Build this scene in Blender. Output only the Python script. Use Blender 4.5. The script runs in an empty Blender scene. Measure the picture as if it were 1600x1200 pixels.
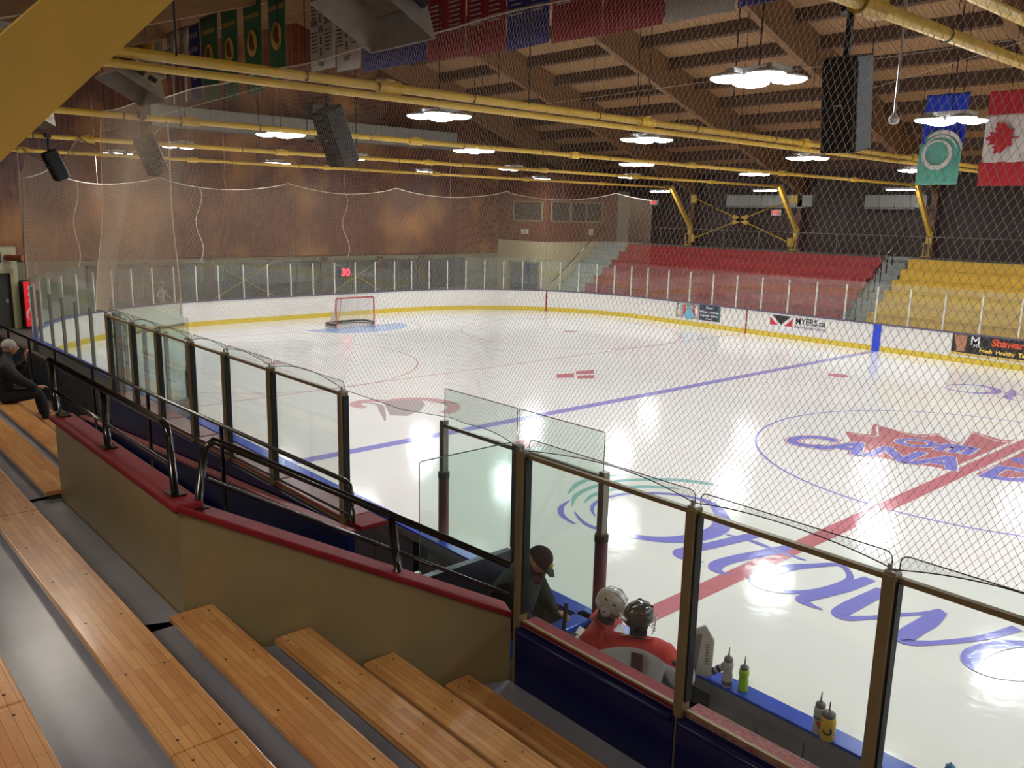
import bpy, math, random
import numpy as np
from mathutils import Vector, Matrix
random.seed(7)
rng = np.random.default_rng(7)
S = bpy.context.scene
COL = S.collection
PI = math.pi
# ---------------------------------------------------------------- camera, world, exposure
cd = bpy.data.cameras.new('camera'); cam = bpy.data.objects.new('camera', cd); COL.objects.link(cam)
CP = (6.01787, -18.5089, 4.8123); yaw, pitch, roll, fpx = math.radians(138.29793), math.radians(11.43336), math.radians(1.25323), 1316.8
f_ = Vector((math.cos(pitch)*math.cos(yaw), math.cos(pitch)*math.sin(yaw), -math.sin(pitch)))
r_ = Vector((math.sin(yaw), -math.cos(yaw), 0)); u_ = r_.cross(f_)
r2, u2 = math.cos(roll)*r_ + math.sin(roll)*u_, -math.sin(roll)*r_ + math.cos(roll)*u_
cam.matrix_world = Matrix(((r2.x, u2.x, -f_.x, CP[0]), (r2.y, u2.y, -f_.y, CP[1]), (r2.z, u2.z, -f_.z, CP[2]), (0, 0, 0, 1)))
cd.sensor_width = 36; cd.lens = fpx/1600*36; cd.clip_start = 0.05; cd.clip_end = 200
S.camera = cam
w = bpy.data.worlds.new('hall_air'); S.world = w; w.use_nodes = True
w.node_tree.nodes['Background'].inputs[0].default_value = (0.9, 0.8, 0.7, 1)
w.node_tree.nodes['Background'].inputs[1].default_value = 0.02
LAMP_POWER = 60.0
S.view_settings.view_transform = 'Standard'; S.view_settings.look = 'None'
S.view_settings.exposure = 0.62; S.view_settings.gamma = 1.0; S.view_settings.use_curve_mapping = False
cy = S.cycles
cy.max_bounces = 10; cy.diffuse_bounces = 4; cy.glossy_bounces = 4; cy.transmission_bounces = 4; cy.transparent_max_bounces = 40
cy.use_light_tree = True; cy.caustics_reflective = False; cy.caustics_refractive = False; cy.sample_clamp_indirect = 6.0
cy.use_denoising = True

# ---------------------------------------------------------------- materials
def lin(c):
    return tuple((v/12.92 if v <= 0.04045 else ((v+0.055)/1.055)**2.4) for v in (x/255 for x in c)) + (1,)
MATS = {}
def mat(name, rgb, rough=0.5, metal=0.0, coat=0.0, var=0.0, scale=6.0, stretch=(1, 1, 1), bump=0.0, emis=None, spec=0.5, var2=None):
    if name in MATS: return MATS[name]
    m = bpy.data.materials.new(name); m.use_nodes = True; nt = m.node_tree; N = nt.nodes; L = nt.links
    b = N['Principled BSDF']; c = lin(rgb)
    b.inputs['Base Color'].default_value = c; b.inputs['Roughness'].default_value = rough
    b.inputs['Metallic'].default_value = metal; b.inputs['Coat Weight'].default_value = coat
    b.inputs['Coat Roughness'].default_value = 0.08; b.inputs['Specular IOR Level'].default_value = spec
    if emis is not None:
        b.inputs['Emission Color'].default_value = c; b.inputs['Emission Strength'].default_value = emis
    tc = N.new('ShaderNodeTexCoord'); mp = N.new('ShaderNodeMapping'); mp.inputs['Scale'].default_value = stretch
    nz = N.new('ShaderNodeTexNoise'); nz.inputs['Scale'].default_value = scale; nz.inputs['Detail'].default_value = 5
    L.new(tc.outputs['Object'], mp.inputs[0]); L.new(mp.outputs[0], nz.inputs['Vector'])
    if var > 0:
        rp = N.new('ShaderNodeValToRGB'); e = rp.color_ramp.elements
        e[0].position = 0.3; e[1].position = 0.7
        lo = lin(var2) if var2 else tuple(x*(1-var) for x in c[:3]) + (1,)
        e[0].color = lo; e[1].color = tuple(min(1, x*(1+var*0.6)) for x in c[:3]) + (1,)
        L.new(nz.outputs[0], rp.inputs[0]); L.new(rp.outputs[0], b.inputs['Base Color'])
    if bump > 0:
        bp = N.new('ShaderNodeBump'); bp.inputs['Strength'].default_value = bump; bp.inputs['Distance'].default_value = 0.02
        L.new(nz.outputs[0], bp.inputs['Height']); L.new(bp.outputs[0], b.inputs['Normal'])
    MATS[name] = m
    return m
def glass_mat(name, tint, refl=0.04, haze=0.0):
    m = bpy.data.materials.new(name); m.use_nodes = True; nt = m.node_tree; N = nt.nodes; L = nt.links; N.clear()
    out = N.new('ShaderNodeOutputMaterial'); t = N.new('ShaderNodeBsdfTransparent'); t.inputs[0].default_value = tint + (1,)
    g = N.new('ShaderNodeBsdfGlossy'); g.inputs['Roughness'].default_value = 0.03; g.inputs[0].default_value = (1, 1, 1, 1)
    lw = N.new('ShaderNodeLayerWeight'); lw.inputs[0].default_value = 0.5
    pw = N.new('ShaderNodeMath'); pw.operation = 'POWER'; pw.inputs[1].default_value = 4.0
    ma = N.new('ShaderNodeMath'); ma.operation = 'MULTIPLY_ADD'; ma.inputs[1].default_value = 0.5; ma.inputs[2].default_value = refl
    mx = N.new('ShaderNodeMixShader'); L.new(lw.outputs['Facing'], pw.inputs[0]); L.new(pw.outputs[0], ma.inputs[0]); L.new(ma.outputs[0], mx.inputs[0])
    L.new(g.outputs[0], mx.inputs[2])
    if haze > 0:
        d = N.new('ShaderNodeBsdfDiffuse'); d.inputs[0].default_value = (0.7, 0.75, 0.7, 1)
        m2 = N.new('ShaderNodeMixShader'); m2.inputs[0].default_value = haze
        L.new(t.outputs[0], m2.inputs[1]); L.new(d.outputs[0], m2.inputs[2]); L.new(m2.outputs[0], mx.inputs[1])
    else: L.new(t.outputs[0], mx.inputs[1])
    L.new(mx.outputs[0], out.inputs[0]); MATS[name] = m
    return m
def brickmat(name, c1, c2, mortar, bw, bh, msize, rough=0.35, coat=0.0, axes='XY', noise=0.25, bump=0.0, nstretch=(1, 12, 1), blotch=None):
    m = bpy.data.materials.new(name); m.use_nodes = True; nt = m.node_tree; N = nt.nodes; L = nt.links; b = N['Principled BSDF']
    b.inputs['Roughness'].default_value = rough; b.inputs['Coat Weight'].default_value = coat; b.inputs['Coat Roughness'].default_value = 0.12
    tc = N.new('ShaderNodeTexCoord'); sp = N.new('ShaderNodeSeparateXYZ'); cb = N.new('ShaderNodeCombineXYZ')
    L.new(tc.outputs['Object'], sp.inputs[0]); L.new(sp.outputs[axes[0]], cb.inputs[0]); L.new(sp.outputs[axes[1]], cb.inputs[1])
    br = N.new('ShaderNodeTexBrick'); L.new(cb.outputs[0], br.inputs['Vector'])
    br.inputs['Color1'].default_value = lin(c1); br.inputs['Color2'].default_value = lin(c2); br.inputs['Mortar'].default_value = lin(mortar)
    br.inputs['Scale'].default_value = 1.0; br.inputs['Brick Width'].default_value = bw; br.inputs['Row Height'].default_value = bh
    br.inputs['Mortar Size'].default_value = msize; br.inputs['Bias'].default_value = 0.0; br.offset = 0.37
    mp = N.new('ShaderNodeMapping'); mp.inputs['Scale'].default_value = nstretch; L.new(cb.outputs[0], mp.inputs[0])
    nz = N.new('ShaderNodeTexNoise'); nz.inputs['Scale'].default_value = 3.0; nz.inputs['Detail'].default_value = 6; L.new(mp.outputs[0], nz.inputs['Vector'])
    mr = N.new('ShaderNodeMapRange'); mr.inputs[1].default_value = 0.25; mr.inputs[2].default_value = 0.75; mr.inputs[3].default_value = 1-noise; mr.inputs[4].default_value = 1+noise*0.5
    L.new(nz.outputs[0], mr.inputs[0])
    mm = N.new('ShaderNodeVectorMath'); mm.operation = 'SCALE'; L.new(br.outputs[0], mm.inputs[0]); L.new(mr.outputs[0], mm.inputs['Scale'])
    src = mm.outputs[0]
    if blotch:
        n2 = N.new('ShaderNodeTexNoise'); n2.inputs['Scale'].default_value = blotch[1]; n2.inputs['Detail'].default_value = 4; L.new(tc.outputs['Object'], n2.inputs['Vector'])
        r2_ = N.new('ShaderNodeMapRange'); r2_.inputs[1].default_value = 0.5; r2_.inputs[2].default_value = 0.72; r2_.inputs[4].default_value = blotch[2]
        L.new(n2.outputs[0], r2_.inputs[0])
        mxx = N.new('ShaderNodeMix'); mxx.data_type = 'RGBA'; L.new(r2_.outputs[0], mxx.inputs[0]); L.new(src, mxx.inputs[6]); mxx.inputs[7].default_value = lin(blotch[0])
        src = mxx.outputs[2]
    L.new(src, b.inputs['Base Color'])
    if bump > 0:
        bp = N.new('ShaderNodeBump'); bp.inputs['Strength'].default_value = bump; bp.inputs['Distance'].default_value = 0.01; bp.invert = True
        L.new(br.outputs['Fac'], bp.inputs['Height']); L.new(bp.outputs[0], b.inputs['Normal'])
    MATS[name] = m
    return m

ICE = mat('ice', (240, 236, 229), rough=0.11, var=0.035, scale=0.5, bump=0.0, spec=0.4)
def ice_bump(m, s=0.07):
    nt = m.node_tree; N = nt.nodes; L = nt.links; b = N['Principled BSDF']
    tc = N.new('ShaderNodeTexCoord'); mp = N.new('ShaderNodeMapping'); mp.inputs['Scale'].default_value = (3, 3, 3); mp.inputs['Rotation'].default_value = (0, 0, 0.6)
    nz = N.new('ShaderNodeTexNoise'); nz.inputs['Scale'].default_value = 1.3; nz.inputs['Detail'].default_value = 6; nz.inputs['Roughness'].default_value = 0.6
    L.new(tc.outputs['Object'], mp.inputs[0]); L.new(mp.outputs[0], nz.inputs['Vector'])
    bp = N.new('ShaderNodeBump'); bp.inputs['Strength'].default_value = s; bp.inputs['Distance'].default_value = 0.05
    L.new(nz.outputs[0], bp.inputs['Height']); L.new(bp.outputs[0], b.inputs['Normal'])
    mr = N.new('ShaderNodeMapRange'); mr.inputs[3].default_value = 0.045; mr.inputs[4].default_value = 0.14; L.new(nz.outputs[0], mr.inputs[0]); L.new(mr.outputs[0], b.inputs['Roughness'])
ice_bump(ICE)
def paint(name, rgb, var=0.08):
    m = mat(name, rgb, rough=0.12, var=var, scale=14, stretch=(1, 4, 1)); ice_bump(m); return m
P_BLUE = paint('ice_blue', (140, 136, 214)); P_RED = paint('ice_red', (204, 126, 134)); P_LRED = paint('ice_thin_red', (214, 172, 172))
P_TEAL = paint('ice_teal', (150, 196, 190)); P_CREASE = paint('ice_crease_blue', (150, 180, 224)); P_WHITE = paint('ice_white', (238, 232, 226))
P_LINEBLUE = paint('ice_line_blue', (158, 152, 214)); P_GREY = paint('ice_grey', (190, 176, 176)); P_LEAF = paint('ice_leaf', (200, 126, 130))
WHITEB = mat('board_white', (226, 221, 214), rough=0.3, var=0.06, scale=8, stretch=(3, 3, 0.6))
KICK = mat('kick_yellow', (214, 186, 60), rough=0.35, var=0.1, scale=9)
CAPBLUE = mat('cap_blue', (44, 84, 205), rough=0.2, var=0.12, scale=8, coat=0.3)
CAPDARK = mat('cap_grey', (92, 88, 110), rough=0.4)
REDM = mat('marker_red', (150, 40, 44), rough=0.4)
BLUEM = mat('marker_blue', (30, 70, 210), rough=0.35)
POSTW = mat('post_white', (216, 212, 204), rough=0.35, metal=0.1)
POSTA = mat('post_aluminium', (132, 126, 116), rough=0.35, metal=0.6)
BROWNP = mat('bronze_post', (138, 120, 84), rough=0.42, metal=0.25, var=0.12, scale=5)
BLACK = mat('black_paint', (16, 14, 15), rough=0.22, coat=0.5)
RUBBER = mat('black_rubber', (20, 20, 22), rough=0.6)
PAD = mat('padding_maroon', (112, 44, 50), rough=0.45, var=0.25, scale=6)
PADW = mat('padding_tape', (150, 140, 140), rough=0.5, var=0.2)
GL_N = glass_mat('glass_near', (0.925, 0.955, 0.935), 0.035, 0.02)
GL_F = glass_mat('glass_far', (0.93, 0.955, 0.93), 0.05, 0.03)
GL_S = glass_mat('glass_short', (0.90, 0.955, 0.93), 0.04, 0.03)
EDGE = mat('glass_edge', (70, 86, 78), rough=0.2)
REDCAP = mat('red_cap', (134, 30, 36), rough=0.6, var=0.18, scale=7, spec=0.25)
REDWORN = mat('red_worn', (126, 50, 52), rough=0.65, spec=0.2, var=0.3, scale=28, stretch=(1, 5, 1), var2=(176, 130, 124))
BLUEP = mat('navy_panel', (10, 16, 72), rough=0.35, var=0.1, scale=4)
BEIGE = mat('beige_wall', (150, 132, 94), rough=0.42, var=0.08, scale=1.6, bump=0.02)
GREYFL = mat('grey_floor_paint', (142, 144, 156), rough=0.28, var=0.16, scale=2.2, bump=0.06)
GREYIN = mat('bench_inner_grey', (140, 134, 138), rough=0.5, var=0.12, scale=5)
DARKIN = mat('bench_inner_dark', (44, 38, 36), rough=0.5)
CONC = mat('concrete', (118, 112, 100), rough=0.7, var=0.12, scale=2)
YEL = mat('yellow_steel', (198, 158, 48), rough=0.4, var=0.1, scale=4)
YELB = mat('yellow_brace_paint', (226, 180, 72), rough=0.45, var=0.08, scale=3, bump=0.03)
MAPLE = brickmat('maple_strip', (214, 160, 98), (192, 130, 72), (118, 76, 40), 0.62, 0.043, 0.0012, rough=0.3, coat=0.45, noise=0.18, nstretch=(1, 14, 1), blotch=((150, 88, 40), 1.6, 0.5))
PLANKEDGE = mat('plank_side', (104, 70, 44), rough=0.5, var=0.2)
SCREW = mat('screw_dark', (40, 26, 18), rough=0.5)
GLULAM = mat('glulam', (118, 84, 52), rough=0.6, var=0.14, scale=3, stretch=(1, 0.3, 6))
DECKW = mat('deck_wood', (156, 118, 80), rough=0.65, var=0.22, scale=2.2, stretch=(6, 0.4, 6))
PURL = mat('purlin_wood', (74, 49, 31), rough=0.6, var=0.2, scale=3, stretch=(0.4, 5, 5))
GAPDARK = mat('roof_dark', (52, 34, 24), rough=0.8)
SIDING = brickmat('end_siding', (116, 58, 31), (92, 44, 24), (40, 18, 11), 12.0, 0.2, 0.012, rough=0.42, axes='ZY', noise=0.35, bump=0.5, nstretch=(0.5, 9, 1), blotch=((206, 142, 72), 0.35, 0.7))
FARWALL = brickmat('far_siding', (52, 27, 18), (42, 22, 15), (22, 10, 7), 12.0, 0.25, 0.014, rough=0.6, axes='ZX', noise=0.3, bump=0.4)
CREAM = mat('cream_block', (196, 184, 146), rough=0.55, var=0.05)
OLIVE = mat('lobby_olive', (126, 120, 98), rough=0.6, var=0.15, scale=1.5)
LOBDARK = mat('lobby_dark', (54, 52, 48), rough=0.6, var=0.2, scale=1.2)
LOBGL = mat('lobby_glass', (88, 98, 96), rough=0.15, var=0.35, scale=0.9)
REDSEAT = mat('red_seat', (150, 34, 36), rough=0.45, var=0.08, scale=2)
YELSEAT = mat('yellow_seat', (200, 160, 44), rough=0.5, var=0.08, scale=2)
STAIRG = mat('stair_grey', (150, 156, 148), rough=0.6, var=0.06)
DUCT = mat('duct_grey', (142, 142, 136), rough=0.45, var=0.08, scale=1)
GALV = mat('galvanised', (168, 164, 158), rough=0.35, metal=0.35, var=0.15, scale=9)
NETM = mat('net_twine', (188, 170, 148), rough=0.7)
NETF = mat('net_twine_far', (170, 140, 114), rough=0.7)
ROPE = mat('rope_white', (206, 192, 172), rough=0.6)
LIGHTM = mat('lamp_lens', (244, 250, 255), emis=LAMP_POWER)
LIGHTS = mat('lamp_lens_stand', (255, 244, 226), emis=LAMP_POWER*0.42)
HOUS = mat('lamp_housing', (186, 184, 180), rough=0.4)
SPKM = mat('speaker_black', (14, 14, 16), rough=0.55)
SPKG = mat('speaker_grille', (30, 31, 34), rough=0.7, bump=0.4, scale=160)
SKIN = mat('skin', (176, 128, 104), rough=0.5)
WHITEC = mat('white_cloth', (205, 203, 208), rough=0.75, var=0.1, scale=7, bump=0.15)
REDC = mat('red_cloth', (208, 50, 32), rough=0.7, var=0.08, scale=8, bump=0.15)
BLACKC = mat('black_cloth', (19, 23, 20), rough=0.8, var=0.3, scale=9, bump=0.25)
MAROONC = mat('maroon_cloth', (52, 16, 22), rough=0.8)
HELW = mat('helmet_white', (214, 212, 206), rough=0.15, coat=0.5)
HELG = mat('helmet_grey', (52, 56, 56), rough=0.15, coat=0.6)
CHROME = mat('cage_wire', (170, 168, 165), rough=0.25, metal=0.9)
PAPER = mat('paper', (205, 203, 198), rough=0.7)

# ---------------------------------------------------------------- mesh helpers
class MB:
    def __init__(s): s.v = []; s.f = []
    def add(s, vs, fs, M=None):
        o = len(s.v)
        if M is not None: vs = [M @ Vector(v) for v in vs]
        s.v += [tuple(v) for v in vs]; s.f += [tuple(i+o for i in f) for f in fs]; return s
    def box(s, a, b, M=None):
        x0, y0, z0 = a; x1, y1, z1 = b
        if x0 > x1: x0, x1 = x1, x0
        if y0 > y1: y0, y1 = y1, y0
        if z0 > z1: z0, z1 = z1, z0
        return s.add([(x0, y0, z0), (x1, y0, z0), (x1, y1, z0), (x0, y1, z0), (x0, y0, z1), (x1, y0, z1), (x1, y1, z1), (x0, y1, z1)],
                     [(0, 3, 2, 1), (4, 5, 6, 7), (0, 1, 5, 4), (1, 2, 6, 5), (2, 3, 7, 6), (3, 0, 4, 7)], M)
    def prism(s, pts, d, M=None):   # planar polygon (list of 3d pts) extruded by vector d
        n = len(pts); d = Vector(d); p = [Vector(q) for q in pts]
        return s.add(p + [q+d for q in p], [tuple(range(n))[::-1], tuple(range(n, 2*n))] + [(i, (i+1) % n, n+(i+1) % n, n+i) for i in range(n)], M)
    def tube(s, pts, r, n=8, M=None, cap=True):
        P = [Vector(p) for p in pts]; rs = r if hasattr(r, '__len__') else [r]*len(P)
        vs = []; fs = []; up = None
        for i, p in enumerate(P):
            t = (P[min(i+1, len(P)-1)]-P[max(i-1, 0)]).normalized()
            if up is None: up = Vector((0, 0, 1)) if abs(t.z) < 0.9 else Vector((1, 0, 0))
            a = t.cross(up)
            if a.length < 1e-4: a = t.cross(Vector((0, 1, 0)))
            a.normalize(); b = a.cross(t).normalized(); up = b
            vs += [p + rs[i]*(math.cos(2*PI*k/n)*a + math.sin(2*PI*k/n)*b) for k in range(n)]
        for i in range(len(P)-1):
            fs += [(i*n+k, i*n+(k+1) % n, (i+1)*n+(k+1) % n, (i+1)*n+k) for k in range(n)]
        if cap: fs += [tuple(range(n)), tuple(range((len(P)-1)*n, len(P)*n))[::-1]]
        return s.add(vs, fs, M)
    def bar(s, p0, p1, w, h, M=None):   # rectangular bar between two points, w sideways, h up
        p0, p1 = Vector(p0), Vector(p1); t = (p1-p0).normalized(); up = Vector((0, 0, 1)) if abs(t.z) < 0.95 else Vector((0, 1, 0))
        a = t.cross(up).normalized()*w/2; b = a.cross(t).normalized()*h/2
        vs = [p+q for p in (p0, p1) for q in (-a-b, a-b, a+b, -a+b)]
        return s.add(vs, [(0, 1, 2, 3), (7, 6, 5, 4), (0, 4, 5, 1), (1, 5, 6, 2), (2, 6, 7, 3), (3, 7, 4, 0)], M)
    def lathe(s, prof, n=16, M=None):   # (r,z) profile
        vs = []; fs = []
        for r, z in prof: vs += [(r*math.cos(2*PI*k/n), r*math.sin(2*PI*k/n), z) for k in range(n)]
        for i in range(len(prof)-1): fs += [(i*n+k, i*n+(k+1) % n, (i+1)*n+(k+1) % n, (i+1)*n+k) for k in range(n)]
        fs += [tuple(range(n))[::-1], tuple(range((len(prof)-1)*n, len(prof)*n))]
        return s.add(vs, fs, M)
    def ell(s, c, r, n=16, m=10, M=None, z0=-1.0):
        vs = []; fs = []
        for i in range(m+1):
            a = math.asin(max(-1, min(1, z0))) + (PI/2-math.asin(max(-1, min(1, z0))))*i/m
            for k in range(n): vs.append((c[0]+r[0]*math.cos(a)*math.cos(2*PI*k/n), c[1]+r[1]*math.cos(a)*math.sin(2*PI*k/n), c[2]+r[2]*math.sin(a)))
        for i in range(m): fs += [(i*n+k, i*n+(k+1) % n, (i+1)*n+(k+1) % n, (i+1)*n+k) for k in range(n)]
        fs.append(tuple(range(n))[::-1])
        return s.add(vs, fs, M)
WM = {}
def link(o, parent=None, local=False):
    COL.objects.link(o)
    if parent is not None:
        o.parent = parent
        if not local: o.matrix_parent_inverse = WM.get(parent.name, Matrix()).inverted()
    if not local: WM[o.name] = Matrix()
    return o
def obj(name, mb, m, parent=None, local=False, smooth=False, bevel=0, **props):
    me = bpy.data.meshes.new(name); me.from_pydata([tuple(v) for v in mb.v], [], mb.f); me.validate(); me.update()
    if m: me.materials.append(m)
    if smooth:
        for p in me.polygons: p.use_smooth = True
    o = bpy.data.objects.new(name, me)
    if bevel:
        b = o.modifiers.new('bevel', 'BEVEL'); b.width = bevel; b.segments = 2; b.limit_method = 'ANGLE'
    link(o, parent, local)
    for k, v in props.items(): o[k] = v
    return o
def thing(name, label, cat, loc=(0, 0, 0), rotz=0, group=None):
    o = bpy.data.objects.new(name, None); o.empty_display_size = 0.1; COL.objects.link(o); o.location = loc; o.rotation_euler = (0, 0, rotz)
    WM[o.name] = Matrix.Translation(loc) @ Matrix.Rotation(rotz, 4, 'Z')
    o['label'] = label; o['category'] = cat
    if group: o['group'] = group
    return o
def tag(o, label, cat, group=None):
    o['label'] = label; o['category'] = cat
    if group: o['group'] = group
    return o
def struct(name, mb, m, parent=None, **k):
    o = obj(name, mb, m, parent, **k)
    if parent is None: o['kind'] = 'structure'
    return o
def dup(root, loc, rotz=None, label=None):
    r = root.copy(); COL.objects.link(r); r.location = loc
    if rotz is not None: r.rotation_euler = (0, 0, rotz)
    if label: r['label'] = label
    for ch in list(root.children):
        c = ch.copy(); COL.objects.link(c); c.parent = r; c.matrix_parent_inverse = ch.matrix_parent_inverse
        for g in ch.children:
            d = g.copy(); COL.objects.link(d); d.parent = c; d.matrix_parent_inverse = g.matrix_parent_inverse
    return r
TXT = {}
def text_mb(s, size=1.0, bold=0.0, shear=0.0, ext=0.002, align='CENTER', sx=1.0):
    key = (s, size, bold, shear, ext, align, sx)
    if key not in TXT:
        cu = bpy.data.curves.new('text', 'FONT'); cu.body = s; cu.size = size; cu.offset = bold; cu.shear = shear; cu.extrude = ext/2
        cu.align_x = align; cu.resolution_u = 3
        o = bpy.data.objects.new('text', cu); COL.objects.link(o)
        dg = bpy.context.evaluated_depsgraph_get(); me = bpy.data.meshes.new_from_object(o.evaluated_get(dg))
        TXT[key] = ([(v.co.x*sx, v.co.y, v.co.z) for v in me.vertices], [tuple(p.vertices) for p in me.polygons])
        bpy.data.objects.remove(o); bpy.data.curves.remove(cu); bpy.data.meshes.remove(me)
    m = MB(); m.add(*TXT[key]); return m
def place(mb, M):
    mb.v = [tuple(M @ Vector(v)) for v in mb.v]; return mb
def basis(origin, right, up):   # text frame: x=right, y=up
    r = Vector(right).normalized(); u = Vector(up).normalized(); n = r.cross(u).normalized(); o = Vector(origin)
    return Matrix(((r.x, u.x, n.x, o.x), (r.y, u.y, n.y, o.y), (r.z, u.z, n.z, o.z), (0, 0, 0, 1)))
def ribbon(pts, ws, z=0.0, th=0.001, closed=False):
    P = [Vector((p[0], p[1], 0)) for p in pts]
    Q = []   # Catmull-Rom refine
    W = []
    ws = ws if hasattr(ws, '__len__') else [ws]*len(P)
    n = len(P)
    for i in range(n-1):
        a, b, c, d = P[max(i-1, 0)], P[i], P[i+1], P[min(i+2, n-1)]
        for k in range(6):
            t = k/6; Q.append(0.5*((2*b)+(c-a)*t+(2*a-5*b+4*c-d)*t*t+(3*b-a-3*c+d)*t**3)); W.append(ws[i]*(1-t)+ws[i+1]*t)
    Q.append(P[-1]); W.append(ws[-1])
    vs = []; fs = []
    for i, q in enumerate(Q):
        t = (Q[min(i+1, len(Q)-1)]-Q[max(i-1, 0)]).normalized(); nn = Vector((-t.y, t.x, 0))
        vs += [(q+nn*W[i]/2)+Vector((0, 0, z)), (q-nn*W[i]/2)+Vector((0, 0, z))]
    for i in range(len(Q)-1): fs.append((2*i, 2*i+1, 2*i+3, 2*i+2))
    m = MB(); m.add(vs, fs); return m
def merge(*ms):
    r = MB()
    for m in ms: r.add(m.v, m.f)
    return r
def text_at(name, s, M, m, parent, size, bold=0.0, shear=0.0, align='CENTER', sx=1.0, ext=0.002):
    return obj(name, place(text_mb(s, size, bold, shear, ext, align, sx), M), m, parent)

# ---------------------------------------------------------------- ice and rink
YN, YF, XE, RC = -12.87, 12.8, 28.2, 8.5
def rink_path():   # closed loop, starting at near side heading to -X; returns list of (x,y)
    P = []
    def line(a, b, n):
        for i in range(n): P.append((a[0]+(b[0]-a[0])*i/n, a[1]+(b[1]-a[1])*i/n))
    def arc(c, a0, a1, n):
        for i in range(n): a = a0+(a1-a0)*i/n; P.append((c[0]+RC*math.cos(a), c[1]+RC*math.sin(a)))
    line((8.0, YN), (-XE+RC, YN), 23)
    arc((-XE+RC, YN+RC), -PI/2, -PI, 14)
    line((-XE, YN+RC), (-XE, YF-RC), 8)
    arc((-XE+RC, YF-RC), PI, PI/2, 14)
    line((-XE+RC, YF), (XE-RC, YF), 32)
    arc((XE-RC, YF-RC), PI/2, 0, 14)
    line((XE, YF-RC), (XE, YN+RC), 8)
    arc((XE-RC, YN+RC), 0, -PI/2, 14)
    line((XE-RC, YN), (8.0, YN), 9)
    return P
RP = rink_path(); NR = len(RP)
def nrm(i):
    a = Vector(RP[(i-1) % NR]); b = Vector(RP[(i+1) % NR]); t = (b-a).normalized(); return Vector((-t.y, t.x))*1.0  # left of travel
cx = sum(p[0] for p in RP)/NR
def outn(i):
    n = nrm(i); p = Vector(RP[i])
    return n if n.dot(p) > 0 else -n
ice = MB(); ice.add([(x, y, 0) for x, y in RP] + [(x, y, -0.05) for x, y in RP], [tuple(range(NR))[::-1]] + [(i, (i+1) % NR, NR+(i+1) % NR, NR+i) for i in range(NR)])
# triangulate fan with centre point for even shading
ice = MB(); ice.add([(0, 0, 0)] + [(x, y, 0) for x, y in RP], [(0, 1+(i+1) % NR, 1+i) for i in range(NR)])
floor = struct('floor', ice, ICE)
Z = 0.002
def mark(name, mb, m, label=None):
    o = obj(name, mb, m, floor)
    if label: o['label'] = label
    return o
def strip(x0, x1, y0, y1, z): return MB().add([(x0, y0, z), (x1, y0, z), (x1, y1, z), (x0, y1, z)], [(0, 1, 2, 3)])
mark('center_line', strip(-0.15, 0.15, YN, YF, Z*2), P_RED)
mark('blue_line', strip(-8.61, -8.31, YN, YF, Z), P_LINEBLUE)
mark('blue_line', strip(8.31, 8.61, YN, YF, Z), P_LINEBLUE)
XG = -24.75
mark('goal_line', strip(XG-0.025, XG+0.025, -11.6, 11.6, Z), P_LRED)
mark('play_line', strip(-14.19, -14.12, YN, YF, Z), P_LRED)
mark('play_line', strip(14.12, 14.19, YN, YF, Z), P_LRED)
def ring(c, r, wd, z, a0=0, a1=2*PI, n=64):
    m = MB(); vs = []
    for k in range(n+1):
        a = a0+(a1-a0)*k/n
        for rr in (r-wd/2, r+wd/2): vs.append((c[0]+rr*math.cos(a), c[1]+rr*math.sin(a), z))
    m.add(vs, [(2*k, 2*k+1, 2*k+3, 2*k+2) for k in range(n)]); return m
mark('center_circle', ring((0, 0), 4.57, 0.05, Z*1.5), P_BLUE)
for yy in (6.7, -6.7):
    mark('faceoff_circle', ring((XG+6.1, yy), 4.57, 0.05, Z), P_LRED)
    c = (XG+6.1, yy)
    hm = MB()
    for sx in (-1, 1):
        for sy in (-1, 1):
            hm.add(*((lambda q: (q.v, q.f))(strip(c[0]+sx*0.6, c[0]+sx*1.8, c[1]+sy*0.25-0.025, c[1]+sy*0.25+0.025, Z*1.3))))
            hm.add(*((lambda q: (q.v, q.f))(strip(c[0]+sx*0.28-0.025, c[0]+sx*0.28+0.025, c[1]+sy*4.57, c[1]+sy*5.2, Z*1.3))))
    mark('faceoff_hash', hm, P_LRED)
    mark('faceoff_dot', ring(c, 0.15, 0.3, Z), P_LRED)
for x_, y_ in ((-6.72, 6.7), (-6.72, -6.7)):
    mark('faceoff_dot', ring((x_, y_), 0.15, 0.3, Z), P_RED)
for q in (((-12.06, -0.57), (-11.9, 0.03), (-11.39, -0.5), (-11.62, -1.0)), ((-12.1, 0.31), (-11.92, 0.95), (-11.47, 0.46), (-11.72, -0.08)), ((-11.55, -0.2), (-11.31, 0.32), (-10.95, -0.06), (-11.19, -0.56))):
    mark('dot_bar', MB().add([(a, b, Z*1.2) for a, b in q], [(0, 3, 2, 1)]), P_RED)
cr = MB(); n_ = 24; vs = [(XG, -1.8, Z*1.2)]
for k in range(n_+1): a = -PI/2+PI*k/n_; vs.append((XG+0.05+1.75*math.cos(a), 2.3*math.sin(a), Z*1.2))
cr.add(vs, [(0, k, k+1) for k in range(1, n_+1)]); mark('goal_crease', cr, P_CREASE)
mark('crease_edge', merge(*[ring((XG, 0), 2.75, 0.05, Z, -PI/2, PI/2)]), P_LRED)
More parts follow.
